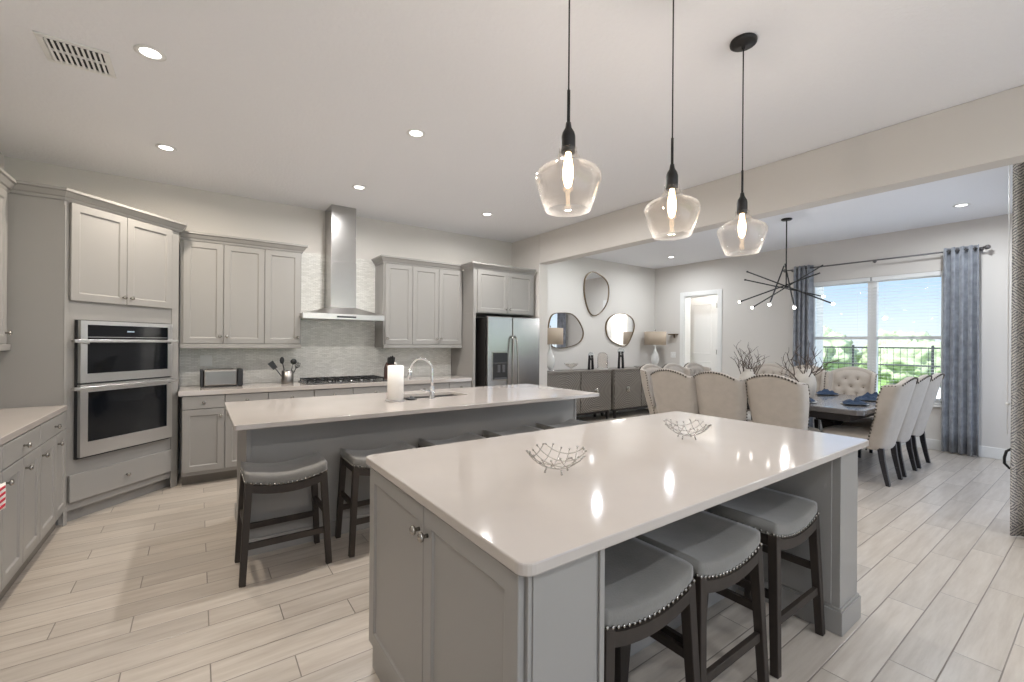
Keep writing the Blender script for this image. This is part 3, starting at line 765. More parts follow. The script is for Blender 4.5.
# knife block
t = thing('knife_block', 'dark red wooden knife block behind the paper towels', 'knife block', (2.05, 5.62, .925), 0)
MB().prism([(-.06,0),(.06,0),(.06,.14),(-.02,.22),(-.06,.20)], -.055, .055, 'x').build('block', M['knifewood'], t, bevel=.004)
for i, (x, y) in enumerate(((-.035,-.045),(-.012,-.045),(.012,-.045),(.035,-.045),(-.03,-.005),(0,-.005),(.03,-.005))):
    z = .21 if y < -.02 else .19
    o = MB().bar((x, y, z-.03), (x, y-.035, z+.075+.01*(i%3)), .018, .024).build('kitchen_knife', M['blackplastic'], bevel=.004)
    o.location = (2.05, 5.62, .925)
    tag(o, 'black handled kitchen knife standing in the red knife block', 'knife', 'knives in the knife block')
t = thing('wall_outlet', 'white double outlet plate on the mosaic above the toaster', 'outlet', (.075, YB-.0105, 1.19))
MB().box(-.055, .055, -.006, 0, -.06, .06).build('plate', M['white'], t, bevel=.003)
MB().box(-.038, -.012, -.009, -.006, -.035, .035).box(.012, .038, -.009, -.006, -.035, .035).build('socket', M['white'], t)
# towel with red print on the left run
t = thing('hand_towel', 'white towel with red print hanging on the left cabinets', 'towel', (XF+.0205, 3.185, .625))
MB().grid(lambda u, v: Vector((.010+.004*math.sin(u*14), (u-.5)*.20, (v-.5)*.13)), 14, 6).build('cloth', M['paper'], t, solid=.004)
b = MB()
for z in (-.045, -.015, .015, .045): b.box(.0155, .0185, -.09, .095, z-.006, z+.006)
b.build('red_print', M['red'], t)

# ------------------------------------------------------------------ pendants
def make_pendant():
    t = thing('pendant_light', 'x', 'pendant light', (0,0,0), 0, 'glass pendants above the foreground island')
    MB().lathe([(0,0),(.064,0),(.067,-.006),(.066,-.018),(.055,-.024),(.010,-.028),(.008,-.045),(0,-.045)], 28).build('canopy', M['black'], t)
    MB().tube([(0,0,-.04),(0,0,-.70)], .0033, 6).build('cord', M['black'], t)
    MB().tube([(0,0,-.70),(0,0,-.83)], .0060, 8).build('stem', M['black'], t)
    MB().lathe([(0,-.815),(.009,-.82),(.012,-.84),(.022,-.857),(.026,-.872),(.027,-.925),(.026,-.932),(0,-.932)], 20).build('socket', M['black'], t)
    prof = [(.034,-.918),(.036,-.938),(.043,-.952),(.047,-.966),(.060,-.975),(.090,-.986),(.112,-1.001),(.1225,-1.020),(.1215,-1.038),(.102,-1.095),(.083,-1.146)]
    inn = [(r-.0032, z) for r, z in prof[::-1]]
    MB().lathe(prof+inn+[prof[0]], 40).build('glass_shade', M['glass'], t)
    MB().lathe([(.010,-.932),(.013,-.95),(.017,-.975),(.020,-1.0),(.018,-1.03),(.012,-1.055),(0,-1.065)], 16).build('bulb', M['bulb'], t)
    return t
pl = make_pendant()
def pend_light(x, y):
    ld = bpy.data.lights.new('pendant_glow', 'POINT'); ld.energy = PEND_W; ld.color = WARM; ld.shadow_soft_size = .012
    o = bpy.data.objects.new('pendant_glow', ld); COL.objects.link(o); return o
pl.location = (1.11, 1.2, CZ); pl['label'] = 'clear glass pendant light hanging nearest the kitchen, leftmost of three'
o1 = dup(pl, (1.75, 1.2, CZ), 0, 'clear glass pendant light in the middle of the row of three')
o2 = dup(pl, (2.38, 1.2, CZ), 0, 'clear glass pendant light nearest the dining room, black canopy showing')
for o in (pl, o1, o2):
    q = pend_light(0, 0); q.parent = o; q.location = (0, 0, -1.11)

# ------------------------------------------------------------------ recessed lights and vent
def make_can():
    t = thing('recessed_light', 'x', 'ceiling light', (0,0,0), 0, 'recessed ceiling lights')
    MB().lathe([(.048,-.0005),(.072,-.0005),(.074,-.005),(.056,-.008),(.048,-.004),(.048,-.0005)], 28).build('trim_ring', M['white'], t)
    MB().lathe([(0,-.003),(.048,-.003),(.048,-.0008),(0,-.0008)], 24).build('lens', M['canlens'], t)
    return t
can = make_can(); cans = []
spots = [(-.23, 3.235, 'recessed ceiling light closest to the air vent', LEFT), (-.23, 4.75, 'recessed ceiling light above the oven cabinet', LEFT),
         (1.38, 3.235, 'recessed ceiling light in the middle of the kitchen ceiling', NEUT), (1.38, 4.73, 'recessed ceiling light in front of the range hood', NEUT),
         (2.99, 4.735, 'recessed ceiling light in front of the refrigerator', NEUT), (2.99, 3.235, 'recessed ceiling light behind the leftmost pendant', NEUT),
         (7.25, 4.98, 'recessed dining ceiling light near the lamp corner', COOL), (7.2, 1.1, 'recessed dining ceiling light near the right curtain', COOL),
         (5.3, 4.98, 'added recessed dining ceiling light above the sideboards, hidden by the beam', COOL), (5.3, 1.1, 'added recessed dining ceiling light hidden by the beam on the right', COOL)]  # the two lamps behind the beam are unseen and added
for x in (-.23, 1.38, 2.99, 4.6):
    for y in (-.9, -2.7): spots.append((x, y, 'unseen recessed ceiling light added behind the camera', COOL))  # unseen lamps added for more ambient light
for i, (x, y, l, c) in enumerate(spots):
    o = can if i == 0 else dup(can, (x, y, CZ))
    o.location = (x, y, CZ); o['label'] = l
    ld = bpy.data.lights.new('recessed_beam', 'AREA'); ld.shape = 'DISK'; ld.size = .10; ld.energy = CAN_W * (1.35 if (y > 3 and x < 2) else 1.3 if (y > 3 and x < 4) else 1.3 if y > 0 else .9); ld.color = c; ld.spread = math.radians(170)
    q = bpy.data.objects.new('recessed_beam', ld); COL.objects.link(q); cans.append((o, q))
for o, q in cans: q.parent = o; q.location = (0, 0, -.012)
hl = bpy.data.lights.new('hall_fill', 'POINT'); hl.energy = 48; hl.color = NEUT; hl.shadow_soft_size = .15  # unseen lamp added to brighten the hallway
o = bpy.data.objects.new('hall_fill', hl); COL.objects.link(o); o.location = (8.9, 4.75, 2.4)

t = thing('air_vent', 'white louvred air vent in the kitchen ceiling', 'vent', (-.572, 3.52, CZ))
b = MB(); b.box(-.15,.15,-.15,-.12,-.010,-.0005).box(-.15,.15,.12,.15,-.010,-.0005).box(-.15,-.12,-.12,.12,-.010,-.0005).box(.12,.15,-.12,.12,-.010,-.0005).box(-.12,.12,-.008,.008,-.010,-.0005)
b.build('frame', M['white'], t, bevel=.003)
MB().box(-.12,.12,-.12,.12,-.002,-.0006).build('dark_duct', M['ventdark'], t)
for k in range(10):
    x = -.108+.024*k
    MB().box(x-.010,x+.002,-.12,.12,-.0095,-.0070, mx=Matrix.Translation((x,0,-.005)) @ Matrix.Rotation(-.5,4,'Y') @ Matrix.Translation((-x,0,.005))).build('louvre', M['white'], t)

# ------------------------------------------------------------------ dining table
TX0, TX1, TY0, TY1, TZ = 5.36, 6.98, 1.50, 3.74, .76
t = thing('dining_table', 'large charcoal dining table with polished top', 'table', ((TX0+TX1)/2, (TY0+TY1)/2, 0))
hx, hy = (TX1-TX0)/2, (TY1-TY0)/2
c = .05
poly = [(-hx+c,-hy),(hx-c,-hy),(hx,-hy+c),(hx,hy-c),(hx-c,hy),(-hx+c,hy),(-hx,hy-c),(-hx,-hy+c)]
MB().prism(poly, TZ-.055, TZ, 'z').build('tabletop', M['tablewood'], t, bevel=.010, bseg=3)
MB().box(-hx+.12, hx-.12, -hy+.14, hy-.14, TZ-.14, TZ-.056).build('apron', M['tabledark'], t)
for s_ in (-1, 1):
    y = s_*(hy-.52)
    prof = [(-.36,.10),(.36,.10),(.30,.18),(.16,.24),(.12,.40),(.18,.52),(.40,.60),(.40,.62),(-.40,.62),(-.40,.60),(-.18,.52),(-.12,.40),(-.16,.24),(-.30,.18)]
    MB().prism(prof, y-.06, y+.06, 'y').build('pedestal', M['tabledark'], t, bevel=.008)
    MB().box(-.48, .48, y-.08, y+.08, 0, .10).build('foot', M['tabledark'], t, bevel=.02, bseg=3)
MB().box(-.05, .05, -(hy-.58), hy-.58, .24, .36).build('stretcher', M['tabledark'], t, bevel=.006)

# ------------------------------------------------------------------ dining chairs (face +y, outer back towards -y)
def make_chair():
    t = thing('dining_chair', 'x', 'chair')
    HW = .258
    def zt(x): 
        a = min(1, abs(x)/HW); return 1.03+.075*(1-a**2.1)
    def yb(z): return -.245-.165*max(0, (z-.36))/.7
    # mid surface path: s in -1..1, wings beyond |s|>.66
    def shell(u, v, off=0):
        s_ = u*2-1; a = abs(s_); sg = 1 if s_ >= 0 else -1
        k = .66
        if a <= k:
            x = sg*HW*(a/k)**.95; ex = (a/k)**2.2; z = .34+(zt(x)-.34)*v; y = yb(z)-.03*(1-ex)
        else:
            q = (a-k)/(1-k); x = sg*(HW+.012*math.sin(q*PI/2))
            ztop = 1.03-.012*q**3
            z = .34+(ztop-.34)*v
            wl = .105+.018*math.sin(PI*min(1,max(0,(z-.75)/.3)))
            y = yb(z)+wl*q
        x *= .78+.22*min(1, max(0, (z-.34)/.45))
        return Vector((x, y, z))
    MB().grid(lambda u, v: shell(u, v), 26, 14).build('backrest', M['linen'], t, solid=.055, off=0, bevel=.0, sm=True, subsurf=1)
    # tufted inner pad
    btn = []
    for r_, zz in enumerate((.60, .71, .82, .93)):
        for k in range(2 if r_ % 2 else 3): btn.append(((k-(.5 if r_ % 2 else 1))*.145, zz))
    def pad(u, v):
        x = (u-.5)*.43; z = .50+(zt(x)-.045-.50)*v
        h = .045*(1-abs(2*u-1)**4)*(1-abs(2*v-1)**6)
        for bx, bz in btn: h -= .030*math.exp(-((x-bx)**2+(z-bz)**2)/.0009)
        ex = (abs(x)/HW)**2.2
        return Vector((x, yb(z)-.03*(1-ex)+.024+h, z))
    b = MB(); b.grid(pad, 30, 28)
    b.mi = 1
    for bx, bz in btn:
        b.sphere((bx, yb(bz)-.03+.024+.018+.006, bz), .010, 8, 4, (1,.6,1))
    b.build('back_cushion', [M['linen'], mat_button], t)
    # nailheads: along top rear edge, wing front edges
    n = MB()
    P = [shell(i/26, 1) for i in range(27)]
    for i, p in enumerate(P):
        a = abs(i/13-1)
        if a <= .66: n.sphere((p.x, p.y-.030, p.z-.016), .0115, 6, 4, (1,.6,1))
        else: n.sphere((p.x+(.030 if p.x > 0 else -.030), p.y, p.z-.016), .0062, 6, 4, (.6,1,1))
    for j in range(19):
        p = shell(0, j/19); n.sphere((p.x-.030, p.y-.012, p.z), .0095, 6, 4, (.6,1,1))
        p = shell(1, j/19); n.sphere((p.x+.030, p.y-.012, p.z), .0095, 6, 4, (.6,1,1))
    n.build('nailhead_trim', M['nail'], t)
    def seat(u, v):
        a = 2*PI*v; c_, s_ = math.cos(a), math.sin(a); sg = lambda q: math.copysign(abs(q)**.35, q)
        k = [0, .9, 1, 1, .9, 0][min(5, int(u*5+.001))]
        zz = [.36, .36, .39, .47, .50, .515][min(5, int(u*5+.001))]
        return Vector((.25*sg(c_)*k, .01+.27*sg(s_)*k, zz))
    MB().grid(seat, 5, 32).build('seat', M['linen'], t, sm=True, subsurf=1)
    for sx in (-1, 1):
        MB().bar((sx*.215, .235, 0), (sx*.218, .235, .375), .030, .030, .052, .052, upv=(0,1,0)).build('leg', M['chairleg'], t, bevel=.003)
        b = MB(); pts = [(-.325, 0), (-.30, .12), (-.275, .25), (-.262, .37)]
        for (y0, z0), (y1, z1), w0, w1 in zip(pts, pts[1:], (.034, .040, .046), (.040, .046, .05)):
            b.prism([(y0-w0/2, z0), (y0+w0/2, z0), (y1+w1/2, z1), (y1-w1/2, z1)], sx*.205-.021, sx*.205+.021, 'x')
        b.build('leg', M['chairleg'], t, bevel=.002)
    return t
mat_button = mat('linen_button', srgb(120, 108, 96), .8)
ch = make_chair()
gN = 'chairs along the table side nearest the kitchen'; gR = 'chairs at the right end of the dining table'; gF = 'chairs along the window side of the table'; gL = 'chairs at the left end of the dining table'
CH = [(5.14, 3.26, -PI/2, 'beige winged chair with its back to the kitchen, nearest the sideboards', gN),
      (5.24, 2.74, -PI/2, 'beige winged chair with its back to the kitchen, middle of three', gN),
      (5.36, 2.17, -PI/2, 'beige winged chair with its back to the kitchen, closest to the table corner', gN),
      (5.84, 1.69, 0, 'beige winged chair at the table\'s right end, nearest the island, nailheads on its wing', gR),
      (6.40, 1.69, 0, 'beige winged chair at the table\'s right end, middle of three', gR),
      (6.98, 1.69, 0, 'beige winged chair at the table\'s right end, nearest the window', gR),
      (7.27, 2.27, PI/2, 'tufted beige chair facing the kitchen before the window, rightmost on that side', gF),
      (7.27, 2.86, PI/2, 'tufted beige chair facing the kitchen behind the right vase', gF),
      (7.27, 3.40, PI/2, 'tufted beige chair facing the kitchen beside the left vase', gF),
      (5.62, 3.78, PI, 'tufted chair at the table\'s left end below the table lamp', gL),
      (6.18, 3.78, PI, 'tufted chair at the table\'s left end, middle of three', gL),
      (6.76, 3.78, PI, 'tufted chair at the table\'s left end in front of the doorway', gL)]
for i, (x, y, rz, l, g) in enumerate(CH):
    if i == 0: o = ch
    else: o = dup(ch, (x, y, 0), rz)
    o.location = (x, y, 0); o.rotation_euler = (0, 0, rz); o['label'] = l; o['group'] = g

# vases with branches
def branchy(b, p, d, ln, r, depth, rnd):
    n = 4; pts = [p]; dd = d.copy()
    for k in range(n):
        dd = (dd + Vector((rnd.uniform(-.28,.28), rnd.uniform(-.28,.28), rnd.uniform(-.12,.16)))).normalized()
        pts.append(pts[-1]+dd*ln/n)
    b.tube(pts, r, 5, r2=r*.55)
    if depth:
        for k in (2, 3, 4):
            nd = (dd+Vector((rnd.uniform(-1,1), rnd.uniform(-1,1), rnd.uniform(-.2,.7)))).normalized()
            branchy(b, pts[k], nd, ln*rnd.uniform(.4,.6), r*.6, depth-1, rnd)
def vase(label, blabel, loc, s_, seed, nb, spread):
    rnd = random.Random(seed)
    o = tag(MB().lathe([(0,0),(.07,0),(.095,.03),(.118,.12),(.122,.20),(.105,.27),(.075,.315),(.062,.335),(.064,.36),(.056,.36),(.052,.335),(.09,.26),(.10,.18),(.08,.04),(0,.02)], 32).build('vase', M['vase']), label, 'vase')
    o.location = loc; o.scale = (s_,)*3
    b = MB()
    for k in range(nb):
        a = 2*PI*k/nb+rnd.uniform(-.3,.3); tl = rnd.uniform(.1, spread)
        d = Vector((math.cos(a)*tl, math.sin(a)*tl, 1)).normalized()
        branchy(b, Vector((math.cos(a)*.02, math.sin(a)*.02, .10)), d, rnd.uniform(.33,.42), .0085, 2, rnd)
    q = tag(b.build('branch_bundle', M['branch']), blabel, 'branches'); q.location = loc; q.scale = (s_,)*3
vase('stone-coloured vase on the dining table, nearer the right corner', 'bare brown branches in the right vase, spread against the window', (5.93, 2.23, TZ+.001), 1.0, 21, 9, .7)
vase('stone-coloured vase at the middle of the dining table, half hidden', 'bare brown branches in the left vase, against the plain wall', (5.95, 2.91, TZ+.001), .9, 11, 9, .42)
# napkins & plates
nap_i = 0
def napkin(label, x, y, sx=.16, sy=.09, h=.05, seed=1):
    rnd = random.Random(seed); ox = rnd.uniform(0, 50)
    def fn(u, v):
        a = 2*PI*v; rr = u
        px, py = rr*math.cos(a)*(1+.18*math.sin(3*a+ox)), rr*math.sin(a)*(1+.2*math.sin(2*a+ox))
        z = max(.002, h*(1-rr**2)*(.55+.9*mnoise.noise(Vector((px*2.4+ox, py*2.4, 0)))) + .006)
        return Vector((px*sx, py*sy, z))
    b = MB().grid(fn, 14, 28)
    o = tag(b.build('napkin', M['navy'], sm=True), label, 'napkin', 'navy napkins on the dining table'); o.location = (x, y, TZ+.009); return o
def plate(x, y, label):
    o = tag(MB().lathe([(0,0),(.08,0),(.125,.009),(.127,.012),(.08,.005),(0,.005)], 28).build('plate', M['china']), label, 'plate', 'white plates under the napkins'); o.location = (x, y, TZ+.001)
NP = [(6.74, 2.27, 'on the window side, before the tufted chair', .20), (6.46, 1.76, 'at the middle place of the right end', .17), (5.88, 1.72, 'at the place nearest the table corner', .17),
      (5.62, 2.12, 'left of the right vase', .15), (6.84, 1.80, 'at the far right corner by the wing chair', .15)]
for i, (x, y, l, s_) in enumerate(NP):
    plate(x, y, 'white plate '+l); napkin('folded navy napkin '+l, x, y, s_, .11, .06, i+3).location.z = TZ+.010

# ------------------------------------------------------------------ chandelier
HUB = Vector((6.22, 2.56, 2.16))
t = thing('chandelier', 'black sputnik rod chandelier above the dining table', 'chandelier', (HUB.x, HUB.y, CZ))
dz = HUB.z-CZ
MB().lathe([(0,0),(.062,0),(.064,-.012),(.055,-.02),(0,-.02)], 24).build('canopy', M['black'], t)
MB().tube([(0,0,-.02),(0,0,dz+.02)], .008, 8).build('stem', M['black'], t)
MB().sphere((0,0,dz), .022, 10, 6).build('hub', M['black'], t)
import mathutils
def px_dir(u, v, X_):      # point at plane X=X_ seen from the photograph's station
    fw = Vector((math.sin(YAW), math.cos(YAW), 0)); rt = Vector((math.cos(YAW), -math.sin(YAW), 0))
    x, y = u-512, v-342.4; c_, s_ = math.cos(.0076), math.sin(.0076); x, y = x*c_+y*s_, -x*s_+y*c_
    r = fw+rt*x/F-Vector((0,0,1))*y/F
    return Vector((0,0,1.415))+r*(X_/r.x)
rods = [((748,272,6.35), (831,303,6.0)), ((746,280,6.0), (821,296,6.45)), ((742,301,6.30), (820,273,6.2)), ((755,306,5.95), (823,265,6.45)),
        ((770,303,5.80), (784,266,6.62)), ((794,306,5.75), (785,264,6.60))]
for i, (a, b_) in enumerate(rods):
    pa, pb = px_dir(*a)-Vector((HUB.x,HUB.y,CZ)), px_dir(*b_)-Vector((HUB.x,HUB.y,CZ))
    r_ = MB().bar(pa, pb, .014, .014).build('rod', M['black'], t)
    d = (pa-pb).normalized()
    MB().tube([pa, pa+d*.022], [.011,.012], 8).build('socket', M['black'], r_)
    if i >= 2: MB().sphere(pa+d*.040, .018, 10, 6).build('bulb', M['bulbw'], r_)
    else: MB().sphere(pb-d*.028, .017, 10, 6).build('bulb', M['bulbw'], r_)
ld = bpy.data.lights.new('chandelier_glow', 'POINT'); ld.energy = 8; ld.color = NEUT; ld.shadow_soft_size = .03
q = bpy.data.objects.new('chandelier_glow', ld); COL.objects.link(q); q.parent = t; q.location = (0, 0, dz-.25)

# ------------------------------------------------------------------ curtains, rod, blinds
def curtain(label, x, y0, y1, z0, z1, folds, m, amp=.045, group=None, seed=1, name='curtain', header=True):
    rnd = random.Random(seed); ph = rnd.uniform(0, 6)
    t = thing(name, label, 'curtain', (x, (y0+y1)/2, z0), 0, group)
    wd = y1-y0
    def fn(u, v):
        a = u*folds*2*PI+ph; sp = 1+.06*(1-v)
        return Vector((amp*math.sin(a)*(1+.15*math.sin(3*v+u*5)), (u-.5)*wd*sp+.012*math.cos(a*2), v*(z1-z0)))
    MB().grid(fn, folds*16, 10).build('cloth', m, t, solid=.006)
    if header:
        for k in range(folds):
            u = (k+.5)/folds; yy = (u-.5)*wd
            mx = Matrix.Translation((0, yy, z1-z0-.05)) @ Matrix.Rotation(PI/2, 4, 'X')
            MB().lathe([(.022,-.004),(.032,-.004),(.032,.004),(.022,.004),(.022,-.004)], 16, mx=mx).build('grommet', M['rod'], t)
    return t
gC = 'blue grey curtains at the dining window'
curtain('blue grey velvet curtain right of the dining window', XW-.12, 1.065, 1.385, .02, 2.70, 4, M['velvet'], group=gC, seed=2)
curtain('blue grey velvet curtain left of the dining window', XW-.12, 2.93, 3.19, .02, 2.70, 4, M['velvet'], group=gC, seed=4)
t = thing('curtain_rod', 'pewter curtain rod with ball ends above the dining window', 'curtain rod', (XW, 2.15, 2.655))
MB().tube([(-.12,-1.13,0),(-.12,1.15,0)], .011, 10).build('rod', M['rod'], t)
for s_, yy in ((-1,-1.13),(1,1.15)): MB().sphere((-.12, yy+s_*.025, 0), .030, 12, 8).build('finial', M['rod'], t)
for yy in (-1.09, 0.0, 1.10): MB().tube([(-.001,yy,0),(-.12,yy,0)], .007, 8).lathe([(0,0),(.022,0),(.022,.008),(0,.008)], 12, mx=Matrix.Translation((-.0005,yy,0)) @ Matrix.Rotation(-PI/2,4,'Y')).build('bracket', M['rod'], t)
for a, b_, l in ((WY0+.01, mid-.008, 'white slatted blind in the right half of the dining window'), (mid+.008, WY1-.01, 'white slatted blind in the left half of the dining window')):
    t = thing('window_blind', l, 'blind', (XW+.028, (a+b_)/2, WZ0), 0, 'blinds in the dining window')
    hw = (b_-a)/2
    MB().box(-.026, .026, -hw, hw, 1.755, 1.812).build('headrail', M['blind'], t, bevel=.003)
    MB().box(-.022, .022, -hw, hw, .004, .020).build('bottom_rail', M['blind'], t, bevel=.003)
    s_ = MB()
    for k in range(36): s_.box(-.019, .019, -hw+.004, hw-.004, .06+.046*k, .0610+.046*k)
    s_.build('slats', M['blind'], t)
    MB().tube([(-.0235, -hw*.6, .02),(-.0235, -hw*.6, 1.72)], .001, 4).tube([(-.0235, hw*.6, .02),(-.0235, hw*.6, 1.72)], .001, 4).build('ladder_cord', M['blind'], t)

# patterned curtain at the right picture edge
t = thing('patterned_curtain', 'black and cream chevron printed curtain at the right edge', 'curtain', (4.93, 0, 0))
def pc(u, v):
    y = .485-u*.42+.0; a = u*4*2*PI
    z = .008+(CZ-.012)*v
    return Vector((-.030*math.cos(a)+.02, y, z))
MB().grid(pc, 60, 12).build('cloth', M['pattern'], t, solid=.006)
t = thing('curtain_holdback', 'black U-shaped curtain holdback beside the chevron curtain', 'holdback', (5.02, .30, .565))
MB().tube([(.06,0,.085),(.03,.14,.085),(-.0,.185,.075),(-.004,.215,.05),(-.004,.225,0),(-.004,.225,-.045),(-.0,.20,-.078),(.03,.14,-.085),(.06,0,-.085)], .009, 8).build('hook', M['black'], t)
t = thing('bead_chain', 'white beaded pull chain hanging beside the chevron curtain', 'chain', (4.965, .505, .75))
MB().tube([(0,0,0),(0,0,2.295)], .003, 6).sphere((0,0,.23), .014, 10, 6).build('chain', M['white'], t)

# ------------------------------------------------------------------ sideboards, mirrors, lamps
def sideboard(label, x0, x1):
    t = thing('sideboard', label, 'sideboard', ((x0+x1)/2, 5.55, 0), 0, 'grey sideboards under the mirrors')
    hw = (x1-x0)/2
    MB().box(-hw, hw, .02, .40, .17, .895).build('body', M['sideb'], t, bevel=.003)
    MB().box(-hw-.01, hw+.01, -.01, .41, .895, .925).build('top', M['sideb'], t, bevel=.004)
    for s_ in (-1, 1):
        dx = s_*hw/2
        # door has its origin at the centre of its carved rings
        d = MB().box(-hw/2+.012, hw/2-.012, 0, .0195, -.355, .355).build('door', M['rings'], t, bevel=.003); d.location = (dx, 0, .535)
        mx = Matrix.Rotation(PI/2, 4, 'X')
        MB().lathe([(0,.018),(.02,.018),(.035,.008),(.062,.008),(.066,0),(0,0)], 24, mx=mx).build('medallion', M['nickel'], d)
    for sx in (-1, 1):
        for y in (.05, .36): MB().bar((sx*(hw-.06), y, 0), (sx*(hw-.06), y, .17), .035, .035, .05, .05, upv=(0,1,0)).build('leg', M['tabledark'], t)
    MB().box(-hw+.04, hw-.04, .04, .38, .13, .17).build('base_rail', M['tabledark'], t)
    return t
sideboard('grey washed sideboard with ring carved doors, the left one of the pair', 4.68, 6.27)
sideboard('grey washed sideboard with ring carved doors, the right one near the corner', 6.35, 7.93)
def mirror(label, pts):
    """pebble outline on the dining wall in metres"""
    n = len(pts); P = []
    for i in range(n):
        p0, p1, p2, p3 = [Vector(pts[(i+k-1) % n]) for k in range(4)]
        for s_ in range(6):
            u = s_/6; P.append(.5*((2*p1)+(p2-p0)*u+(2*p0-5*p1+4*p2-p3)*u*u+(3*p1-p0-3*p2+p3)*u**3))
    cx = sum(p.x for p in P)/len(P); cz = sum(p.y for p in P)/len(P)
    L_ = [(p.x-cx, p.y-cz) for p in P]
    t = thing('wall_mirror', label, 'mirror', (cx, YM-.001, cz), 0, 'pebble shaped mirrors on the dining wall')
    b = MB(); N_ = len(L_); sc = lambda k: [(x*k, z*k) for x, z in L_]
    R4 = []
    for k, y in ((1.0, 0), (1.0, -.030), (.965, -.030), (.965, -.016)): R4.append([b.b.verts.new((x, y, z)) for x, z in sc(k)])
    for a, c_ in zip(R4, R4[1:]):
        for i in range(N_): b._f([a[i], a[(i+1)%N_], c_[(i+1)%N_], c_[i]])
    b.build('frame', M['gold'], t)
    MB().prism(sc(.972), -.018, -.002, 'y').build('mirror_glass', M['mirror'], t)
def wallpt(u, v):
    fw = Vector((math.sin(YAW), math.cos(YAW), 0)); rt = Vector((math.cos(YAW), -math.sin(YAW), 0))
    x, y = u-512, v-342.4; c_, s_ = math.cos(.0076), math.sin(.0076); x, y = x*c_+y*s_, -x*s_+y*c_
    r = fw+rt*x/F-Vector((0,0,1))*y/F; p = r*((YM-.02)/r.y); return (p.x, 1.415+p.z)
mirror('tall pebble shaped mirror hung highest on the dining wall', [wallpt(*p) for p in ((592,271.5),(585.5,277),(584,290),(586,303.5),(590,313.5),(595,316),(602,311.5),(607.5,302),(609,289),(606.5,280.5),(600,274.5))])
mirror('wide pebble shaped mirror left over the sideboards', [wallpt(*p) for p in ((549,322),(553,314),(562,312.5),(572,314),(579,321),(583.5,332),(581,341),(573,346),(560,348.5),(551,346),(548,337))])
mirror('rounded pebble shaped mirror nearest the corner lamp', [wallpt(*p) for p in ((607,321),(614,314.5),(624,313.5),(632,318),(634.5,326),(632,336),(627,345),(620,345.5),(610,340),(606,331))])
def lamp(label, x, y, s_=1):
    t = thing('table_lamp', label, 'lamp', (x, y, .926), 0, 'table lamps on the sideboards')
    MB().lathe([(0,0),(.055,0),(.058,.012),(.022,.022),(.018,.035),(0,.035)], 20).build('foot', M['chrome'], t)
    MB().lathe([(0,.035),(.02,.035),(.055,.06),(.080,.13),(.082,.19),(.062,.27),(.032,.34),(.018,.40),(.013,.46),(0,.46)], 24).build('body', M['china'], t)
    MB().tube([(0,0,.455),(0,0,.765)], .005, 6).sphere((0,0,.77), .012, 8, 6).build('stem', M['nickel'], t)
    MB().lathe([(.215,.46),(.220,.462),(.220,.735),(.215,.737),(.213,.735),(.213,.462),(.215,.46)], 36).build('lamp_shade', M['shade'], t)
    MB().bar((-.213,0,.72),(.213,0,.72), .004).bar((0,-.213,.72),(0,.213,.72), .004).build('shade_spider', M['nickel'], t)
lamp('white teardrop table lamp on the right sideboard in the corner', 7.77, 5.70)
lamp('table lamp at the left end of the sideboards, half hidden by the wall end', 4.89, 5.70)
def sculpture(label, x, h):
    t = thing('arch_sculpture', label, 'ornament', (x, 5.70, .926), 0, 'black arches holding glass balls')
    b = MB(); w_ = h*.36
    b.bar((-w_*.42,0,0), (-w_*.30,0,h*.82), .030, .045, .026, .035, upv=(0,1,0)); b.bar((w_*.42,0,0), (w_*.30,0,h*.82), .030, .045, .026, .035, upv=(0,1,0))
    b.box(-w_*.33, w_*.33, -.02, .02, h*.55, h*.66)
    b.build('arch', M['black'], t, bevel=.004)
    MB().sphere((0,0,h*.84), h*.165, 16, 10).build('glass_ball', M['crystal'], t)
sculpture('smaller black arch ornament with glass ball on the left sideboard', 5.875, .32)
sculpture('larger black arch ornament with glass ball on the right sideboard', 6.70, .40)
t = thing('glass_bowl', 'clear glass bowl on the left sideboard', 'bowl', (5.36, 5.68, .926))
MB().lathe([(0,.004),(.04,0),(.05,.004),(.015,.02),(.012,.04),(.03,.05),(.10,.085),(.13,.125),(.126,.126),(.095,.09),(.02,.055),(0,.05)], 28).build('bowl', M['glass'], t)
t = thing('glass_cloche', 'clear rounded glass cloche between the two arch ornaments', 'cloche', (6.25, 5.76, .926))
MB().lathe([(.10,0),(.10,.22),(.085,.28),(.05,.31),(0,.32)], 28).build('dome', M['glass'], t, solid=.003)
MB().lathe([(0,-.0),(.11,-.0),(.11,.006),(0,.006)], 28).build('base', M['china'], t)
t = thing('glass_tray', 'clear glass dish beside the corner lamp', 'dish', (7.25, 5.66, .926))
MB().lathe([(0,.004),(.09,.004),(.14,.03),(.143,.028),(.09,0),(0,0)], 28).build('dish', M['glass'], t)
t = thing('wall_shelf', 'tiny brown wall shelf right of the corner lamp', 'shelf', (XW, 5.50, 1.60))
MB().box(-.10, -.001, -.09, .09, 0, .018).build('board', M['gold'], t, bevel=.002)
MB().box(-.02, -.001, -.012, .012, -.06, 0).build('bracket', M['gold'], t)
t = thing('light_switch', 'white switch plate on the wall between lamp and doorway', 'switch', (XW, 5.53, 1.18))
MB().box(-.006, -.001, -.06, .06, -.06, .06).build('plate', M['white'], t, bevel=.002)
MB().box(-.011, -.006, -.03, -.008, -.018, .018).box(-.011, -.006, .008, .03, -.018, .018).build('toggle', M['white'], t)

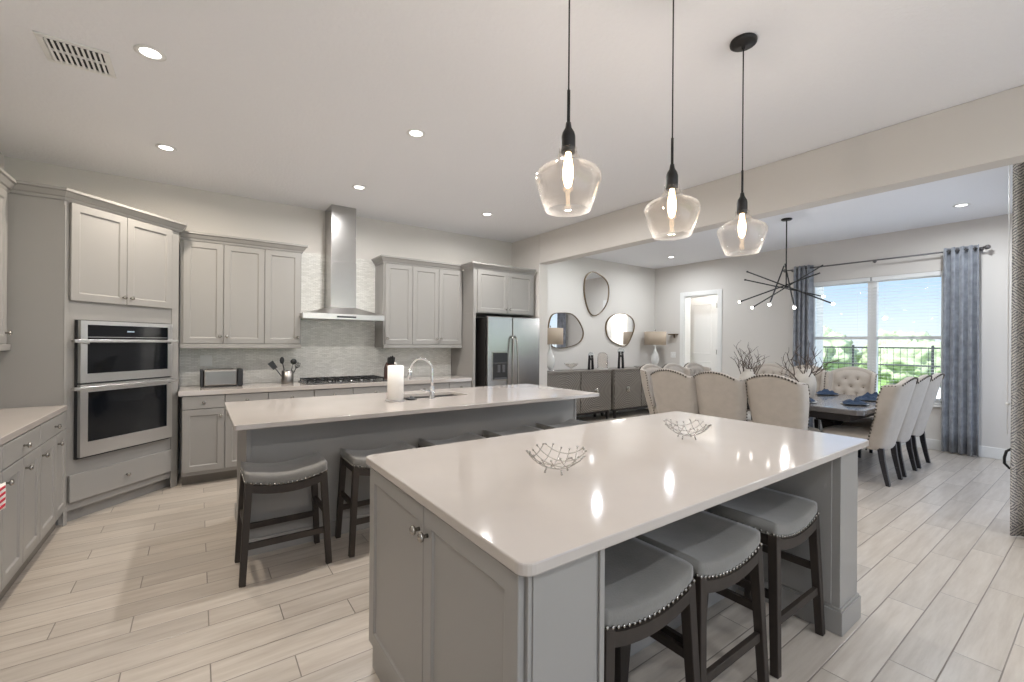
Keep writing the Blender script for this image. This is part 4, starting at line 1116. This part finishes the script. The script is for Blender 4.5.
# hallway door leaf, ajar
t = thing('hall_door', 'white panelled door standing in the hallway beyond the doorway', 'door', (8.62, 5.50, 0), math.radians(-90))
MB().box(0, .68, -.02, .02, .01, 2.40).build('leaf', M['white'], t, bevel=.003)
for z0, z1 in ((.20, 1.05), (1.20, 2.25)): shaker(t, 'raised_panel', .12, .56, z0, z1, y=-.02, t=.006, rail=.02, rec=.004, m=M['white'])
for z in (.3, 1.25, 2.2): MB().box(.665, .69, -.028, -.0205, z-.05, z+.05).build('hinge', M['nickel'], t)

# ------------------------------------------------------------------ outdoors
struct(MB().box(XW+.2, 21.5, -14, 3.95, -.20, -.08), 'patio', M['patio'])
struct(MB().box(5.25, XW+.199, -14, .099, -.20, -.08), 'patio_side', M['patio'])
struct(MB().box(XW-60, 120, -80, 90, -.5, -.21), 'ground', M['lawn'])
struct(MB().box(-6, 5.2, -16, YR-.25, -.20, -.08), 'patio_bounce_slab', M['patio'])  # unseen pale slab added to bounce sunlight onto the ceiling
t = struct(MB().box(XW+.2, 9.6, 3.30, 3.50, -.08, 2.9), 'wall_exterior', M['stucco'])
t = thing('patio_fence', 'dark metal patio railing outside the dining window', 'fence', (13.2, 2.5, -.08))
for z in (1.02, 1.42, .12): MB().box(-.015, .015, -7.5, 6, z, z+.035).build('rail', M['screen'], t)
for k in range(10): MB().box(-.022, .022, -7.3+1.45*k-.022, -7.3+1.45*k+.022, -.0, 1.5).build('post', M['screen'], t)
b = MB()
for k in range(110): b.box(-.005, .005, -7.3+.12*k-.004, -7.3+.12*k+.004, .12, 1.42)
tag(b.build('pickets', M['screen'], t), kind='stuff')
rnd = random.Random(3)
def bush(x, y, r, h, label, g):
    b = MB()
    def fn(u, v):
        a = 2*PI*u; p = PI*v; q = Vector((math.cos(a)*math.sin(p), math.sin(a)*math.sin(p), -math.cos(p)))
        k = 1+.3*mnoise.noise(q*2.2+Vector((x, y, 0)))+.22*mnoise.noise(q*5+Vector((y, x, 0)))+.14*mnoise.noise(q*13+Vector((y, x, 9)))
        return Vector((q.x*r*k, q.y*r*k, h*.5+q.z*h*.5*k))
    b.grid(fn, 64, 36, closeu=True)
    o = tag(b.build('tree', M['leaf']), label, 'tree', g); o.location = (x, y, -.45); return o
gT = 'pale green trees beyond the patio'
tl = 'pale green tree in the distant line seen through the dining window'
for k in range(22):
    bush((24, 27.2, 30.4)[k % 3], -9+1.15*k+rnd.uniform(-.15, .15), rnd.uniform(1.15, 1.35), rnd.uniform(1.9, 2.5)+.2*(k % 3), tl, gT)
